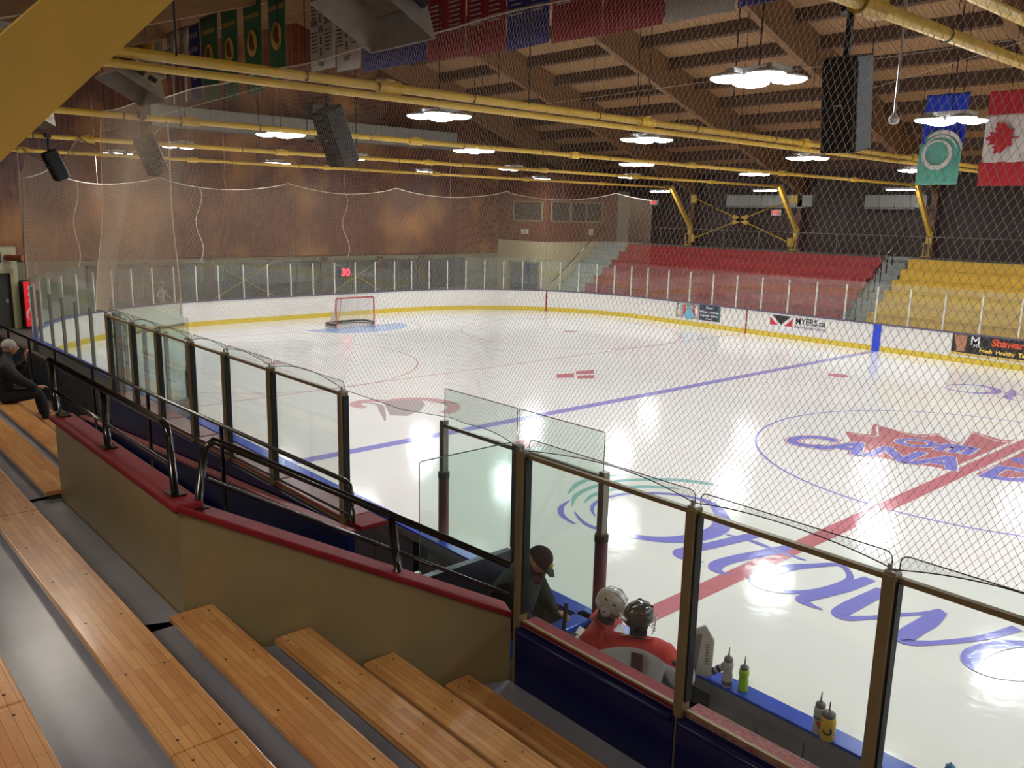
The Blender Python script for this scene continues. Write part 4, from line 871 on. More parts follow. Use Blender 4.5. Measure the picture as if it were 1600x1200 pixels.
# far stands: rows of long painted benches on risers
def stand(x0, x1, m, cname, nlen=4.6):
    for k in range(7):
        z = 3.3-0.41*k; y = 17.75-0.65*k
        t = thing('stand_row', '%s far stand row, %s' % (cname, ['topmost', 'second from the top', 'third from the top', 'fourth from the top', 'third from the bottom', 'second from the bottom', 'lowest'][k]), 'seating', ((x0+x1)/2, y, z), group='%s stand rows' % cname)
        obj('riser', MB().box((x0, y-0.22, max(0, z-0.45)), (x1, y+0.05, z-0.04)), m, t)
        obj('footboard', MB().box((x0, y-0.5, max(0, z-0.5)), (x1, y-0.22, z-0.41)), m, t)
        n = max(1, int((x1-x0)/nlen)); L = (x1-x0)/n
        for j in range(n): obj('seat_plank', MB().box((x0+j*L+0.01, y-0.26, z-0.04), (x0+(j+1)*L-0.01, y+0.12, z)), m, t)
stand(-25.1, -10.8, REDSEAT, 'red'); stand(-9.65, 9.2, YELSEAT, 'yellow')
ss_ = MB()
for k in range(7):
    for xa_, xb_ in ((-25.05, -10.85), (-9.6, 9.15)): ss_.box((xa_, 17.75-0.65*k-0.5, 0), (xb_, 17.75-0.65*k+0.14, 3.3-0.41*k-0.505))
struct('floor.008', ss_, MATS['aisle_grey'])
struct('floor.003', merge(MB().box((-25.1, 17.6, 0), (9.2, YW, 3.22)), MB().box((BXX, 18.1, 3.1), (9.2, YW, 3.3))), mat('walkway_grey', (96, 92, 84), rough=0.7))
t = thing('guard_rail', 'thin pale guard rail along the back walkway above the far stands', 'railing', (-8, 18.2, 3.3))
obj('rail', MB().tube([(-25, 19.6, 4.2), (9, 19.6, 4.2)], 0.022, 6), POSTA, t)
for x_ in np.arange(-24.5, 9, 2.1): obj('rail_post', MB().tube([(x_, 19.6, 3.3), (x_, 19.6, 4.2)], 0.02, 6), POSTA, t)
for x_, z_ in ((-21.5, 5.6),):
    pass
for x_, z_, lb in ((-25.6, 5.6, 'small lit exit sign near the far corner'), (-17.7, 5.15, 'small red exit sign behind the cross brace')):
    t = thing('exit_sign', lb, 'sign', (x_, 20.1, z_)); obj('case', MB().box((x_-0.28, 20.2, z_-0.15), (x_+0.28, 20.3, z_+0.15)), PAPER, t); text_at('lettering', 'EXIT', basis((x_, 20.19, z_-0.08), (1, 0, 0), (0, 0, 1)), mat('exit_red', (220, 60, 50), emis=1.0), t, 0.22, 0.006)
# left end: cream wall, door, vending machine, pipe
struct('wall_left', merge(MB().box((XW+0.02, -21, 0), (XW+0.3, -12.6, 3.15)), MB().box((XW+0.02, -11.35, 0), (XW+0.3, -11.08, 3.15)), MB().box((XW+0.02, -12.6, 2.15), (XW+0.3, -11.35, 3.15))), CREAM)
d = struct('door_3', MB().box((XW+0.05, -12.6, 0), (XW+0.14, -11.35, 2.15)), mat('door_dark', (70, 64, 56), rough=0.5)); obj('door_window', MB().box((XW+0.13, -12.2, 0.9), (XW+0.15, -12.0, 1.9)), PAPER, d); obj('door_handle', MB().box((XW+0.14, -11.55, 1.0), (XW+0.2, -11.45, 1.15)), GALV, d)
struct('trim_3', merge(MB().box((XW+0.28, -12.75, 0), (XW+0.36, -12.6, 2.3)), MB().box((XW+0.28, -11.35, 0), (XW+0.36, -11.22, 2.3)), MB().box((XW+0.28, -12.6, 2.15), (XW+0.36, -11.35, 2.3))), mat('frame_buff', (180, 164, 120)))
obj('wall_poster', MB().box((XW+0.3, -12.1, 2.55), (XW+0.32, -11.6, 2.95)), INKN, None, label='dark blue poster on the cream wall over the left door', category='poster')
vm = thing('vending_machine', 'red drinks vending machine in the far left corner', 'machine', (XW+0.5, -10.8, 0))
RV = mat('vending_red', (216, 30, 40), rough=0.3, emis=0.35)
obj('cabinet', MB().box((XW+0.05, -11.05, 0), (XW+0.75, -10.5, 1.85)), mat('vending_dark', (40, 20, 22)), vm, bevel=0.02); obj('front_panel', MB().box((XW+0.75, -11.03, 0.12), (XW+0.79, -10.52, 1.83)), RV, vm)
obj('wave_mark', place(ribbon([(-0.15, 0.35), (-0.2, 0.6), (-0.05, 0.85), (0.1, 0.7), (-0.02, 0.45), (0.18, 0.3)], [.02, .06, .06, .05, .05, .02]), basis((XW+0.8, -10.78, 0), (0, 1, 0), (0, 0, 1))), INKW, vm)
obj('product_picture', merge(*[MB().ell((XW+0.795, -10.78, 1.1+0.25*k), (0.01, 0.13, 0.09)) for k in range(3)]), INKW, vm)
obj('vent_pipe', MB().tube([(XW+0.35, -11.4, 2.75), (XW+1.1, -11.0, 2.75)], 0.12, 10), mat('vent_orange', (170, 84, 60)), None, label='orange-grey pipe stub by the far left corner', category='pipe')

# ---------------------------------------------------------------- near stand: stepped floor and maple benches
rows = [(1.38, -14.84, -15.06, 1.47), (1.65, -15.36, -15.62, 1.24), (1.93, -15.90, -16.17, 1.00), (2.20, -16.49, -16.78, 0.76), (2.50, -17.12, -17.43, None), (2.85, -17.91, -18.23, None), (3.2, -18.65, -18.97, None)]
stp = []
XL, XR_ = -24.0, 9.0
wxl = lambda y: 0.70+(y+16.66)*0.43
edges = [(-14.56, 1.29)] + [(r[1]+0.03, r[0]-0.09) for r in rows] + [(-21.0, None)]
fl4 = MB()
def stepmesh(xl, xr):
    m = MB()
    ys = [-14.56] + [r[1]+0.02 for r in rows[1:]] + [-21.0]
    for k in range(len(rows)):
        m.box((xl, ys[k+1], 0.0), (xr, ys[k], rows[k][0]-0.09))
    return m
def clipstep():
    m = MB(); ys = [-14.56] + [r[1]+0.02 for r in rows[1:]] + [-21.0]
    for k in range(len(rows)):
        z = rows[k][0]-0.09; y0, y1 = ys[k+1], ys[k]
        if k < 4:
            y0c = y0
            m.prism([(wxl(y1)+0.02, y1, 0), (XR_, y1, 0), (XR_, y0c, 0), (wxl(y0c)+0.02, y0c, 0)], (0, 0, z))
            if k >= 1: m.box((XL, y0, 0), (-2.42, y1, z))
        else: m.box((XL, y0, 0), (XR_, y1, z))
    m.box((-2.5, -17.1, 0), (0.75, -16.66, rows[3][0]-0.09))
    return m
struct('floor.004', clipstep(), GREYFL)
def bench(k, xa, xb, label, joints=()):
    z, yf, yn, _ = rows[k]
    t = thing('bleacher_bench', label, 'bench', ((xa+xb)/2, (yf+yn)/2, z-0.09), group=None)
    cuts = [xa]+sorted(j for j in joints if xa < j < xb)+[xb]
    for a, b in zip(cuts[:-1], cuts[1:]):
        obj('plank', MB().box((a+0.003, yn, z-0.045), (b-0.003, yf, z)), MAPLE, t, bevel=0.008)
    obj('support_rail', MB().box((xa+0.02, yn+0.035, z-0.092), (xb-0.02, yf-0.03, z-0.045)), mat('rail_grime', (58, 54, 40), rough=0.8, var=0.3, scale=12), t)
    sc = []
    for a, b in zip(cuts[:-1], cuts[1:]):
        n = max(2, int((b-a)/0.62)); 
        for i in range(n+1):
            x_ = a+0.09+(b-a-0.18)*i/n
            if -6.5 < x_ < 7:
                for y_ in (yn+0.06, yf-0.06): sc.append((x_, y_))
    return t, sc, z
disc = MB().lathe([(0.007, 0), (0.007, 0.0015)], 8)
scm = None
def screws(t, sc, z):
    global scm
    for x_, y_ in sc:
        if scm is None:
            o = obj('screw', disc, SCREW, t); scm = o.data; o.matrix_parent_inverse = WM[t.name].inverted(); o.location = (x_, y_, z)
        else:
            o = bpy.data.objects.new('screw', scm); COL.objects.link(o); o.parent = t; o.matrix_parent_inverse = WM[t.name].inverted(); o.location = (x_, y_, z)
screws(*bench(0, 1.47, XR_, 'maple bench board lowest in the stand, against the blue panels', (5.1,)))
screws(*bench(1, 1.24, XR_, 'maple bench board second from the blue panels', (4.9,)))
screws(*bench(2, 1.00, XR_, 'maple bench board third from the blue panels', (4.6,)))
screws(*bench(3, 0.77, XR_, 'maple bench board ending at the corner of the beige wall', (4.3,)))
screws(*bench(4, XL, XR_, 'long maple bench board passing the whole beige wall', (2.66, -1.0, -4.6, -8.2, -12, -16)))
screws(*bench(5, -8.0, XR_, 'maple bench board cropped at the lower left corner', (2.44, -1.2)))
screws(*bench(3, XL, -2.36, 'maple bench board left of the beige wall, nearest the camera', (-5.4, -9, -13)))
screws(*bench(2, XL, -2.6, 'maple bench board left of the beige wall where the seated person sits', (-5.9, -10)))
screws(*bench(1, XL, -2.9, 'maple bench board left of the beige wall, one row below the seated person', (-6.4,)))
# walkway below on the left
struct('floor.005', MB().box((XL, -15.4, 0), (-2.4, -14.75, 1.2)), CONC)
# ---------------------------------------------------------------- beige ramp walls with red cap
wa = thing('beige_wall', 'beige painted ramp wall with red cap beside the benches', 'wall', (0.69, -16.65, 0))
A0, A1, B1 = (-2.36, -16.65), (0.69, -16.65), (1.60, -14.53)
obj('long_face', MB().box((-2.36, -16.65, 0), (0.69, -16.53, 2.86)), BEIGE, wa)
# section B sloping top
tB = Vector((B1[0]-A1[0], B1[1]-A1[1], 0)).normalized(); nB = Vector((-tB.y, tB.x, 0))*0.12
a = Vector((A1[0], A1[1], 0)); b = Vector((B1[0], B1[1], 0))
m = MB(); m.prism([a, b, b+Vector((0, 0, 1.80)), a+Vector((0, 0, 2.86))], nB); obj('sloping_face', m, BEIGE, wa)
obj('cap', MB().box((-2.4, -16.69, 2.86), (0.72, -16.49, 2.91)), REDCAP, wa, bevel=0.012)
n2 = nB.normalized()
m = MB(); m.prism([a-n2*0.03+Vector((0, 0, 2.86)), b-n2*0.03+Vector((0, 0, 1.80)), b-n2*0.03+Vector((0, 0, 1.85)), a-n2*0.03+Vector((0, 0, 2.91))], n2*0.2); obj('cap', m, REDCAP, wa, bevel=0.01)
# inner blue ramp wall
bw = thing('blue_ramp_wall', 'dark blue sloping panel wall across the ramp from the beige wall', 'wall', (-4.5, -14.62, 0))
m = MB(); m.prism([(-9.5, -14.66, 0), (-0.57, -14.66, 0), (-0.57, -14.66, 1.82), (-9.5, -14.66, 1.2)], (0, 0.07, 0)); obj('panel', m, BLUEP, bw)
m = MB(); m.prism([(-9.5, -14.68, 1.2), (-0.57, -14.68, 1.82), (-0.57, -14.68, 1.85), (-9.5, -14.68, 1.23)], (0, 0.1, 0)); obj('top_strip', m, mat('pink_strip', (160, 96, 96), rough=0.5, var=0.3, scale=20), bw)
ramp = MB(); ramp.prism([(-9.5, -16.5, 0), (1.4, -16.5, 0), (1.4, -16.5, 0.32), (-2.2, -16.5, 0.5), (-9.5, -16.5, 1.15)], (0, 1.85, 0)); struct('floor.006', ramp, DARKIN)
# ---------------------------------------------------------------- black hand rails
def railobj(name, label, paths, posts, plates=(), r=0.024):
    t = thing(name, label, 'railing', paths[0][0])
    for k, p in enumerate(paths): obj('rail' if k == 0 else 'mid_rail', MB().tube(p, r if k == 0 else r*0.55, 10), BLACK, t, smooth=True)
    for p in posts: obj('post', MB().tube(p, r*1.05, 10), BLACK, t, smooth=True)
    for x_, y_, z_ in plates: obj('base_plate', MB().box((x_-0.07, y_-0.05, z_), (x_+0.07, y_+0.05, z_+0.012)), BLACK, t)
    return t
yr = -16.59
railobj('handrail', 'thick black handrail standing on the long red cap', [[(-2.63, yr, 3.38), (0.30, yr, 3.38), (0.38, yr, 3.36), (0.42, yr, 3.29), (0.47, yr, 2.92)], [(-2.6, yr, 3.1), (0.4, yr, 3.1)][:2]], [[(-2.55, yr, 2.91), (-2.6, yr, 3.37)], [(-0.98, yr, 2.91), (-1.02, yr, 3.37)]], ((-2.3, yr, 2.911), (-0.97, yr, 2.911), (0.48, yr, 2.911)), 0.027)
pB = lambda s, z: (a+(b-a)*s+n2*0.07+Vector((0, 0, z)))
capz = lambda s: 2.91-1.06*s
railobj('handrail', 'thick black handrail sloping down the shorter red-capped wall to the glass post', [[pB(0.05, capz(0.05)), pB(0.075, capz(.07)+0.42), pB(0.10, capz(.10)+0.50), pB(0.14, capz(.14)+0.50), pB(1.0, capz(1.0)+0.34)], [pB(0.08, capz(.08)+0.22), pB(1.0, capz(1.0)+0.10)]], [[pB(0.63, capz(.63)), pB(0.61, capz(.61)+0.42)]], [tuple(pB(0.05, capz(0.05)-0.005))], 0.027)
railobj('handrail', 'long thin black handrail across the ramp above the blue wall', [[(-16, -15.0, 2.31), (-0.02, -15.0, 2.56), (0.05, -15.0, 2.54), (0.08, -15.0, 2.46), (0.1, -15.0, 2.22)], [(-16, -15.0, 2.03), (0.09, -15.0, 2.27)]], [[(x_, -15.0, 1.1), (x_, -15.0, 2.31+(x_+16)*0.0156)] for x_ in (-14.5, -12.9, -11.2, -9.4, -7.3, -4.9, -2.6)], (), 0.022)
# slatted guard along the left walkway
gt = thing('slatted_guard', 'dark slatted guard along the left walkway below the handrail', 'railing', (-14, -14.3, 1.1))
for k in range(70):
    x_ = -20.0+k*0.155; obj('slat', MB().box((x_, -14.45, 0.75), (x_+0.12, -14.42, 1.72)), mat('guard_slat', (56, 56, 58), rough=0.4), gt)
obj('top_bar', MB().box((-20, -14.48, 1.72), (-9.2, -14.4, 1.77)), BLACK, gt); obj('kerb', MB().box((-20, -14.6, 0.6), (-9.2, -14.4, 0.78)), mat('kerb_pale', (170, 168, 160), var=0.2, scale=3), gt)
# ---------------------------------------------------------------- bench back screens
def screen(xs, label, x_lo, x_hi, capz_, panel=True):
    t = thing('bench_screen', label, 'screen', (xs[0], -14.5, 0))
    for x_ in xs:
        obj('post', MB().box((x_-0.032, -14.545, 1.05), (x_+0.032, -14.455, 3.12)), BROWNP, t, bevel=0.008)
        obj('rubber_strip', MB().box((x_+0.033, -14.52, 1.86), (x_+0.045, -14.46, 3.08)), RUBBER, t)
        obj('post_cap', merge(MB().tube([(x_-0.015, -14.5, 3.12), (x_-0.015, -14.5, 3.16)], 0.012, 6), MB().box((x_-0.03, -14.53, 3.11), (x_+0.03, -14.47, 3.13))), GALV, t)
    for a_, b_ in zip(xs[:-1], xs[1:]):
        obj('glass_pane', pane_mb((a_, -14.47), (b_, -14.47), 1.86, 3.21, gap=0.02, rad=0.04), GL_N, t)
        obj('glass_edge', edge_mb((a_, -14.47), (b_, -14.47), 2.9, 3.21, gap=0.02, r=0.0035, rad=0.04), EDGE, t)
        obj('top_bar', MB().box((a_+0.03, -14.5, 3.07), (b_-0.03, -14.465, 3.1)), BROWNP, t)
        obj('gasket', MB().box((a_+0.04, -14.515, 1.795), (b_-0.04, -14.49, 1.81)), mat('gasket_tan', (140, 116, 70)), t)
    return t
s1 = screen([1.67, 3.18, 4.37, 5.58, 6.8], 'tall bronze-posted glass screen behind the right players bench', 1.67, 6.8, 1.82)
for a_, b_, m_ in ((1.70, 3.15, REDCAP), (3.21, 4.34, REDWORN), (4.40, 5.55, REDCAP), (5.61, 6.8, REDCAP)):
    obj('red_cap', MB().box((a_, -14.5, 1.75), (b_, -14.36, 1.795)), m_, s1, bevel=0.015)
    obj('blue_panel', MB().box((a_-0.02, -14.56, 1.0), (b_+0.02, -14.5, 1.755)), BLUEP, s1, bevel=0.008)
    obj('panel_rail', MB().tube([(a_, -14.565, 1.73), (b_, -14.565, 1.73)], 0.018, 8), BLUEP, s1, smooth=True)
    obj('inner_face', MB().box((a_-0.02, -14.5, 0.3), (b_+0.02, -14.46, 1.755)), GREYIN, s1)
s2 = screen([-8.09, -6.96, -5.89, -4.69, -3.62, -2.42, -0.9], 'row of narrow bronze-posted glass panes behind the left bench', -8.09, -0.9, 1.84)
for a_, b_ in zip([-8.09, -6.96, -5.89, -4.69, -3.62, -2.42], [-6.96, -5.89, -4.69, -3.62, -2.42, -0.9]):
    obj('red_cap', MB().box((a_+0.02, -14.5, 1.80), (b_-0.02, -14.2, 1.85)), mat('salmon_cap', (150, 82, 74), rough=0.4, var=0.25, scale=14), s2, bevel=0.01)
    obj('blue_panel', MB().box((a_, -14.56, 0.9), (b_, -14.5, 1.80)), BLUEP, s2)
obj('red_cap', MB().box((-0.9, -14.5, 1.80), (-0.6, -14.2, 1.85)), REDCAP, s2, bevel=0.01)
# left return pane of the left bench and divider pane by the walkway
s3 = thing('side_glass', 'glass side pane closing the left end of the left bench', 'screen', (-8.5, -13.7, 0))
obj('glass_pane', pane_mb((-8.12, -14.45), (-9.08, -12.95), 1.4, 3.15, rad=0.03), GL_S, s3); obj('post', MB().box((-8.2, -14.4, 0.9), (-8.1, -14.3, 3.14)), POSTA, s3); obj('low_wall', MB().bar((-8.12, -14.45, 1.1), (-9.08, -12.95, 1.1), 0.08, 0.6), GREYIN, s3)
obj('head_bar', MB().bar((-8.12, -14.45, 2.75), (-9.08, -12.95, 2.75), 0.04, 0.04), POSTA, s3)
s4 = thing('divider_glass', 'short frameless glass pane across the walkway gap', 'screen', (-0.2, -13.5, 0.2))
obj('glass_pane', pane_mb((-0.2, -14.12), (-0.2, -12.93), 1.36, 2.52, rad=0.03), GL_S, s4); obj('glass_edge', edge_mb((-0.2, -14.12), (-0.2, -12.93), 1.38, 2.52, rad=0.03, r=0.006), EDGE, s4)
obj('post', MB().box((-0.23, -14.2, 0.25), (-0.17, -14.1, 1.42)), POSTA, s4); obj('low_wall', MB().box((-0.24, -14.12, 0.25), (-0.16, -12.95, 1.36)), mat('gate_dark', (52, 50, 56), rough=0.4), s4)
s5 = thing('bench_partition', 'low grey partition with bright blue cap at the left end of the right bench', 'partition', (0.95, -13.6, 0.25))
obj('panel', MB().box((0.92, -14.3, 0.25), (0.98, -12.93, 1.02)), GREYIN, s5); obj('cap', MB().box((0.86, -14.3, 1.02), (1.04, -12.93, 1.07)), CAPBLUE, s5, bevel=0.008)
# bench floors, benches, inner boards
struct('floor.007', merge(MB().box((-9.1, -14.5, 0), (8, -12.92, 0.25))), mat('rubber_floor', (40, 38, 38), rough=0.8, var=0.2))
ib = thing('bench_gate_wall', 'grey inner face of the rink boards with dark gate panels, bench side', 'boards', (3, -12.98, 0.25))
xx = -8.75; k = 0
while xx < 8:
    w_ = 0.28 if k % 3 == 1 else 0.86
    obj('gate_panel' if k % 3 == 1 else 'inner_panel', MB().box((xx+0.006, -13.0-(0.006 if k % 3 == 1 else 0), 0.25), (xx+w_-0.006, -12.95, 0.96)), DARKIN if k % 3 == 1 else GREYIN, ib); xx += w_; k += 1
obj('lip', MB().box((-8.75, -13.035, 0.95), (8, -12.93, 1.043)), GREYIN, ib)
for x0, x1, lb in ((-8.6, -1.8, 'low wooden players bench in the left box'), (1.3, 7.5, 'low wooden players bench in the right box')):
    t = thing('players_bench', lb, 'bench', ((x0+x1)/2, -13.95, 0.25)); obj('seat_board', MB().box((x0, -14.1, 0.66), (x1, -13.82, 0.7)), MAPLE, t, bevel=0.008)
    for xl in np.linspace(x0+0.3, x1-0.3, 4): obj('leg', MB().box((xl-0.03, -14.08, 0.25), (xl+0.03, -13.86, 0.66)), BLACK, t)
# ---------------------------------------------------------------- people
def skin_mesh(name, J, E_, m, parent, root=0, sub=2, M=None):
    """J: {key:(x,y,z,r) or (x,y,z,rx,ry)}, E_: list of key pairs -> one continuous skinned surface (local coords of parent)"""
    keys = list(J); idx = {k: i for i, k in enumerate(keys)}
    me = bpy.data.meshes.new(name); me.from_pydata([J[k][:3] for k in keys], [(idx[a], idx[b]) for a, b in E_], []); me.update()
    o = bpy.data.objects.new(name, me); link(o, parent, local=True)
    sk = o.modifiers.new('skin', 'SKIN'); sk.use_smooth_shade = True
    if not me.skin_vertices: me.attributes  # layer is created by the modifier
    for k in keys:
        sv = me.skin_vertices[0].data[idx[k]]; q = J[k]; sv.radius = (q[3], q[4] if len(q) > 4 else q[3]); sv.use_root = (keys[root] == k)
    ss = o.modifiers.new('sub', 'SUBSURF'); ss.levels = sub; ss.render_levels = sub
    me.materials.append(m)
    return o
def hand(parent, name, p, d, up, side=1, s=1.0, curl=0.7, m=None):
    """palm at p pointing along d, palm normal up; four fingers and thumb"""
    d = Vector(d).normalized(); u = Vector(up); u = (u-d*u.dot(d)).normalized(); w_ = d.cross(u)*side; p = Vector(p)
    J = {'w': (*p, .026*s), 'c': (*(p+d*.045*s), .030*s, .018*s)}; E_ = [('w', 'c')]
    for i, (off, ln) in enumerate(((-.03, .062), (-.01, .072), (.011, .068), (.031, .052))):
        k0 = p+d*.09*s+w_*off*s; J['k%d' % i] = (*k0, .0105*s); E_.append(('c', 'k%d' % i)); q = k0; dd = d.copy(); prev = 'k%d' % i
        for j in range(3):
            dd = (dd*math.cos(curl*.6)-u*math.sin(curl*.6)).normalized(); q = q+dd*ln*s*(.42, .33, .25)[j]; J['f%d%d' % (i, j)] = (*q, (.0095-.001*j)*s); E_.append((prev, 'f%d%d' % (i, j))); prev = 'f%d%d' % (i, j)
    t0 = p+d*.03*s-w_*.035*s; J['t0'] = (*t0, .013*s); J['t1'] = (*(t0+d*.03*s-w_*.02*s-u*.01*s), .0115*s); J['t2'] = (*(t0+d*.058*s-w_*.018*s-u*.025*s), .0095*s); E_ += [('c', 't0'), ('t0', 't1'), ('t1', 't2')]
    return skin_mesh(name, J, E_, m or SKIN, parent, sub=1)
def head(parent, c, s=1.0, yaw_=0.0, pit=0.0, hair=None, name='head'):
    M = Matrix.Translation(c) @ Matrix.Rotation(yaw_, 4, 'Z') @ Matrix.Rotation(pit, 4, 'X')
    h = MB(); vs = []; fs = []; n, mm = 20, 14
    for i in range(mm+1):
        a = -PI/2+PI*i/mm
        for k in range(n):
            t = 2*PI*k/n; x = math.cos(a)*math.sin(t)*.076; y = math.cos(a)*math.cos(t)*.098; z = math.sin(a)*.115
            if z < 0: x *= 1-(-z/.115)**2*.35; y = y*(1-(-z/.115)*.12)+(.012 if y > 0 else -.006)*(-z/.115)
            if abs(t) < .01 and -.03 < z < .02: y += .018
            vs.append((x*s, y*s, z*s))
    for i in range(mm): fs += [(i*n+k, i*n+(k+1) % n, (i+1)*n+(k+1) % n, (i+1)*n+k) for k in range(n)]
    h.add(vs, fs, M); h.ell((0, .104*s, -.012*s), (.013*s, .02*s, .022*s), 8, 6, M)
    for sx in (-1, 1): h.ell((sx*.078*s, 0, -.005*s), (.012*s, .02*s, .032*s), 8, 6, M)
    o = obj(name, h, SKIN, parent, local=True, smooth=True)
    e = MB()
    for sx in (-1, 1): e.ell((sx*.03*s, .087*s, .012*s), (.012*s, .009*s, .007*s), 8, 6, M)
    obj('eye', e, INK, o, local=True); obj('mouth', MB().ell((0, .092*s, -.058*s), (.024*s, .008*s, .006*s), 8, 6, M), mat('lip', (140, 84, 76)), o, local=True)
    if hair:
        hm = MB(); hm.ell((0, -.012*s, .018*s), (.086*s, .104*s, .108*s), 18, 9, M, z0=-.15); obj('hair', hm, hair, o, local=True, smooth=True)
    return o, M
TORSO = [('hip', 'belly'), ('belly', 'chest'), ('chest', 'neck'), ('neck', 'skull'), ('chest', 'shL'), ('chest', 'shR'), ('shL', 'elL'), ('elL', 'wrL'), ('shR', 'elR'), ('elR', 'wrR'), ('hip', 'hpL'), ('hip', 'hpR'), ('hpL', 'knL'), ('hpR', 'knR'), ('knL', 'anL'), ('knR', 'anR'), ('anL', 'toL'), ('anR', 'toR')]
def figure(parent, J, m, extra=1.0): return skin_mesh('body', J, TORSO, m, parent)
UP3 = (0, 0, 1)
# --- goaltender, back to the camera (local +Y = facing the ice)
g = thing('person', 'young goaltender in white jersey with red shoulders and a brown number 1, dark grey helmet', 'person', (2.04, -13.55, 0.25), math.radians(26))
J = {'hip': (0, 0, .74, .14, .12), 'belly': (0, .0, .90, .14, .11), 'chest': (0, .0, 1.06, .12, .08), 'neck': (0, .02, 1.24, .05), 'skull': (0, .04, 1.36, .07),
     'shL': (-.19, .01, 1.10, .06), 'elL': (-.30, .05, .90, .05), 'wrL': (-.22, .3, .86, .045), 'shR': (.19, .01, 1.10, .06), 'elR': (.34, .08, .92, .05), 'wrR': (.33, .34, .92, .045),
     'hpL': (-.11, 0, .68, .11), 'hpR': (.11, 0, .68, .11), 'knL': (-.14, .05, .38, .075), 'knR': (.14, .05, .38, .075), 'anL': (-.15, 0, .1, .05), 'anR': (.15, 0, .1, .05), 'toL': (-.16, .15, .05, .04), 'toR': (.16, .15, .05, .04)}
figure(g, J, BLACKC)
JJ = {'hem': (0, -.01, .66, .23, .17), 'belly': (0, -.01, .84, .235, .17), 'chest': (0, -.01, 1.0, .24, .16), 'yoke': (0, .0, 1.15, .22, .14), 'col': (0, .03, 1.24, .12, .10),
      'shL': (-.25, 0, 1.13, .125), 'elL': (-.34, .04, .87, .105), 'wrL': (-.25, .24, .86, .08), 'shR': (.25, 0, 1.13, .125), 'elR': (.38, .06, .89, .105), 'wrR': (.36, .26, .92, .08)}
JE = [('hem', 'belly'), ('belly', 'chest'), ('chest', 'yoke'), ('yoke', 'col'), ('chest', 'shL'), ('shL', 'elL'), ('elL', 'wrL'), ('chest', 'shR'), ('shR', 'elR'), ('elR', 'wrR')]
def yoke_mat(name, zc, drop):   # white cloth with a red yoke: boundary curves down towards the arms
    m = mat(name, (208, 206, 212), rough=0.75, var=0.1, scale=7, bump=0.15); nt = m.node_tree; N = nt.nodes; L = nt.links; b = N['Principled BSDF']
    tc = N.new('ShaderNodeTexCoord'); sp = N.new('ShaderNodeSeparateXYZ'); L.new(tc.outputs['Object'], sp.inputs[0])
    sq = N.new('ShaderNodeMath'); sq.operation = 'MULTIPLY'; L.new(sp.outputs['X'], sq.inputs[0]); L.new(sp.outputs['X'], sq.inputs[1])
    ad_ = N.new('ShaderNodeMath'); ad_.operation = 'MULTIPLY_ADD'; L.new(sq.outputs[0], ad_.inputs[0]); ad_.inputs[1].default_value = drop; L.new(sp.outputs['Z'], ad_.inputs[2])
    gt_ = N.new('ShaderNodeMath'); gt_.operation = 'GREATER_THAN'; L.new(ad_.outputs[0], gt_.inputs[0]); gt_.inputs[1].default_value = zc
    src = b.inputs['Base Color'].links[0].from_socket; mx = N.new('ShaderNodeMix'); mx.data_type = 'RGBA'; L.new(gt_.outputs[0], mx.inputs[0]); L.new(src, mx.inputs[6]); mx.inputs[7].default_value = lin((206, 48, 32)); L.new(mx.outputs[2], b.inputs['Base Color'])
    return m
jy = skin_mesh('jersey', JJ, JE, yoke_mat('jersey_goalie', 1.20, 1.15), g)
place1 = Matrix.Translation((.05, -.19, .90)) @ Matrix(((1, 0, 0, 0), (0, 0, -1, 0), (0, 1, 0, 0), (0, 0, 0, 1)))
obj('number', place(text_mb('1', 0.40, 0.022, 0, 0.02, 'CENTER', 1.1), place1), mat('number_brown', (92, 44, 36), rough=0.8), g, local=True)
def helmet(parent, c, m, yaw_, pit, s=1.0, vents=True, cage=True):
    M = Matrix.Translation(c) @ Matrix.Rotation(yaw_, 4, 'Z') @ Matrix.Rotation(pit, 4, 'X')
    h = MB(); h.ell((0, -.01*s, .02*s), (.115*s, .145*s, .13*s), 22, 10, M, z0=-.35); h.ell((0, -.06*s, -.03*s), (.105*s, .09*s, .07*s), 16, 8, M)
    for sx in (-1, 1): h.ell((sx*.1*s, -.005*s, -.04*s), (.022*s, .05*s, .055*s), 12, 8, M)
    o = obj('helmet', h, m, parent, local=True, smooth=True)
    obj('helmet_ridge', merge(MB().tube([(0.035*s, .1*s, .105*s), (.045*s, .0, .148*s), (.04*s, -.11*s, .105*s)], .009*s, 6, M), MB().tube([(-0.035*s, .1*s, .105*s), (-.045*s, .0, .148*s), (-.04*s, -.11*s, .105*s)], .009*s, 6, M)), m, o, local=True, smooth=True)
    if vents: obj('vent', merge(*[MB().ell((sx*.098*s, y_*s, .065*s), (.012*s, .022*s, .009*s), 8, 6, M) for sx in (-1, 1) for y_ in (-.05, .03)] + [MB().ell((sx*.122*s, -.01*s, -.04*s), (.004*s, .008*s, .008*s), 8, 6, M) for sx in (-1, 1)]), INK, o, local=True)
    if cage:
        cg = MB()
        for k in range(6):
            z = .02-.028*k; pts = [(.11*s*math.sin(t), (.06+.1*math.cos(t))*s, z*s) for t in np.linspace(-1.35, 1.35, 9)]; cg.tube(pts, .0028*s, 5, M)
        for t in np.linspace(-1.1, 1.1, 6): cg.tube([(.11*s*math.sin(t), (.06+.1*math.cos(t))*s, .025*s), (.105*s*math.sin(t), (.055+.098*math.cos(t))*s, -.12*s)], .0028*s, 5, M)
        obj('cage', cg, CHROME, o, local=True); obj('chin_strap', MB().tube([(-.1*s, .0, -.05*s), (-.09*s, .04*s, -.11*s), (0, .07*s, -.145*s), (.09*s, .04*s, -.11*s), (.1*s, .0, -.05*s)], .008*s, 6, M), RUBBER, o, local=True)
    return o, M
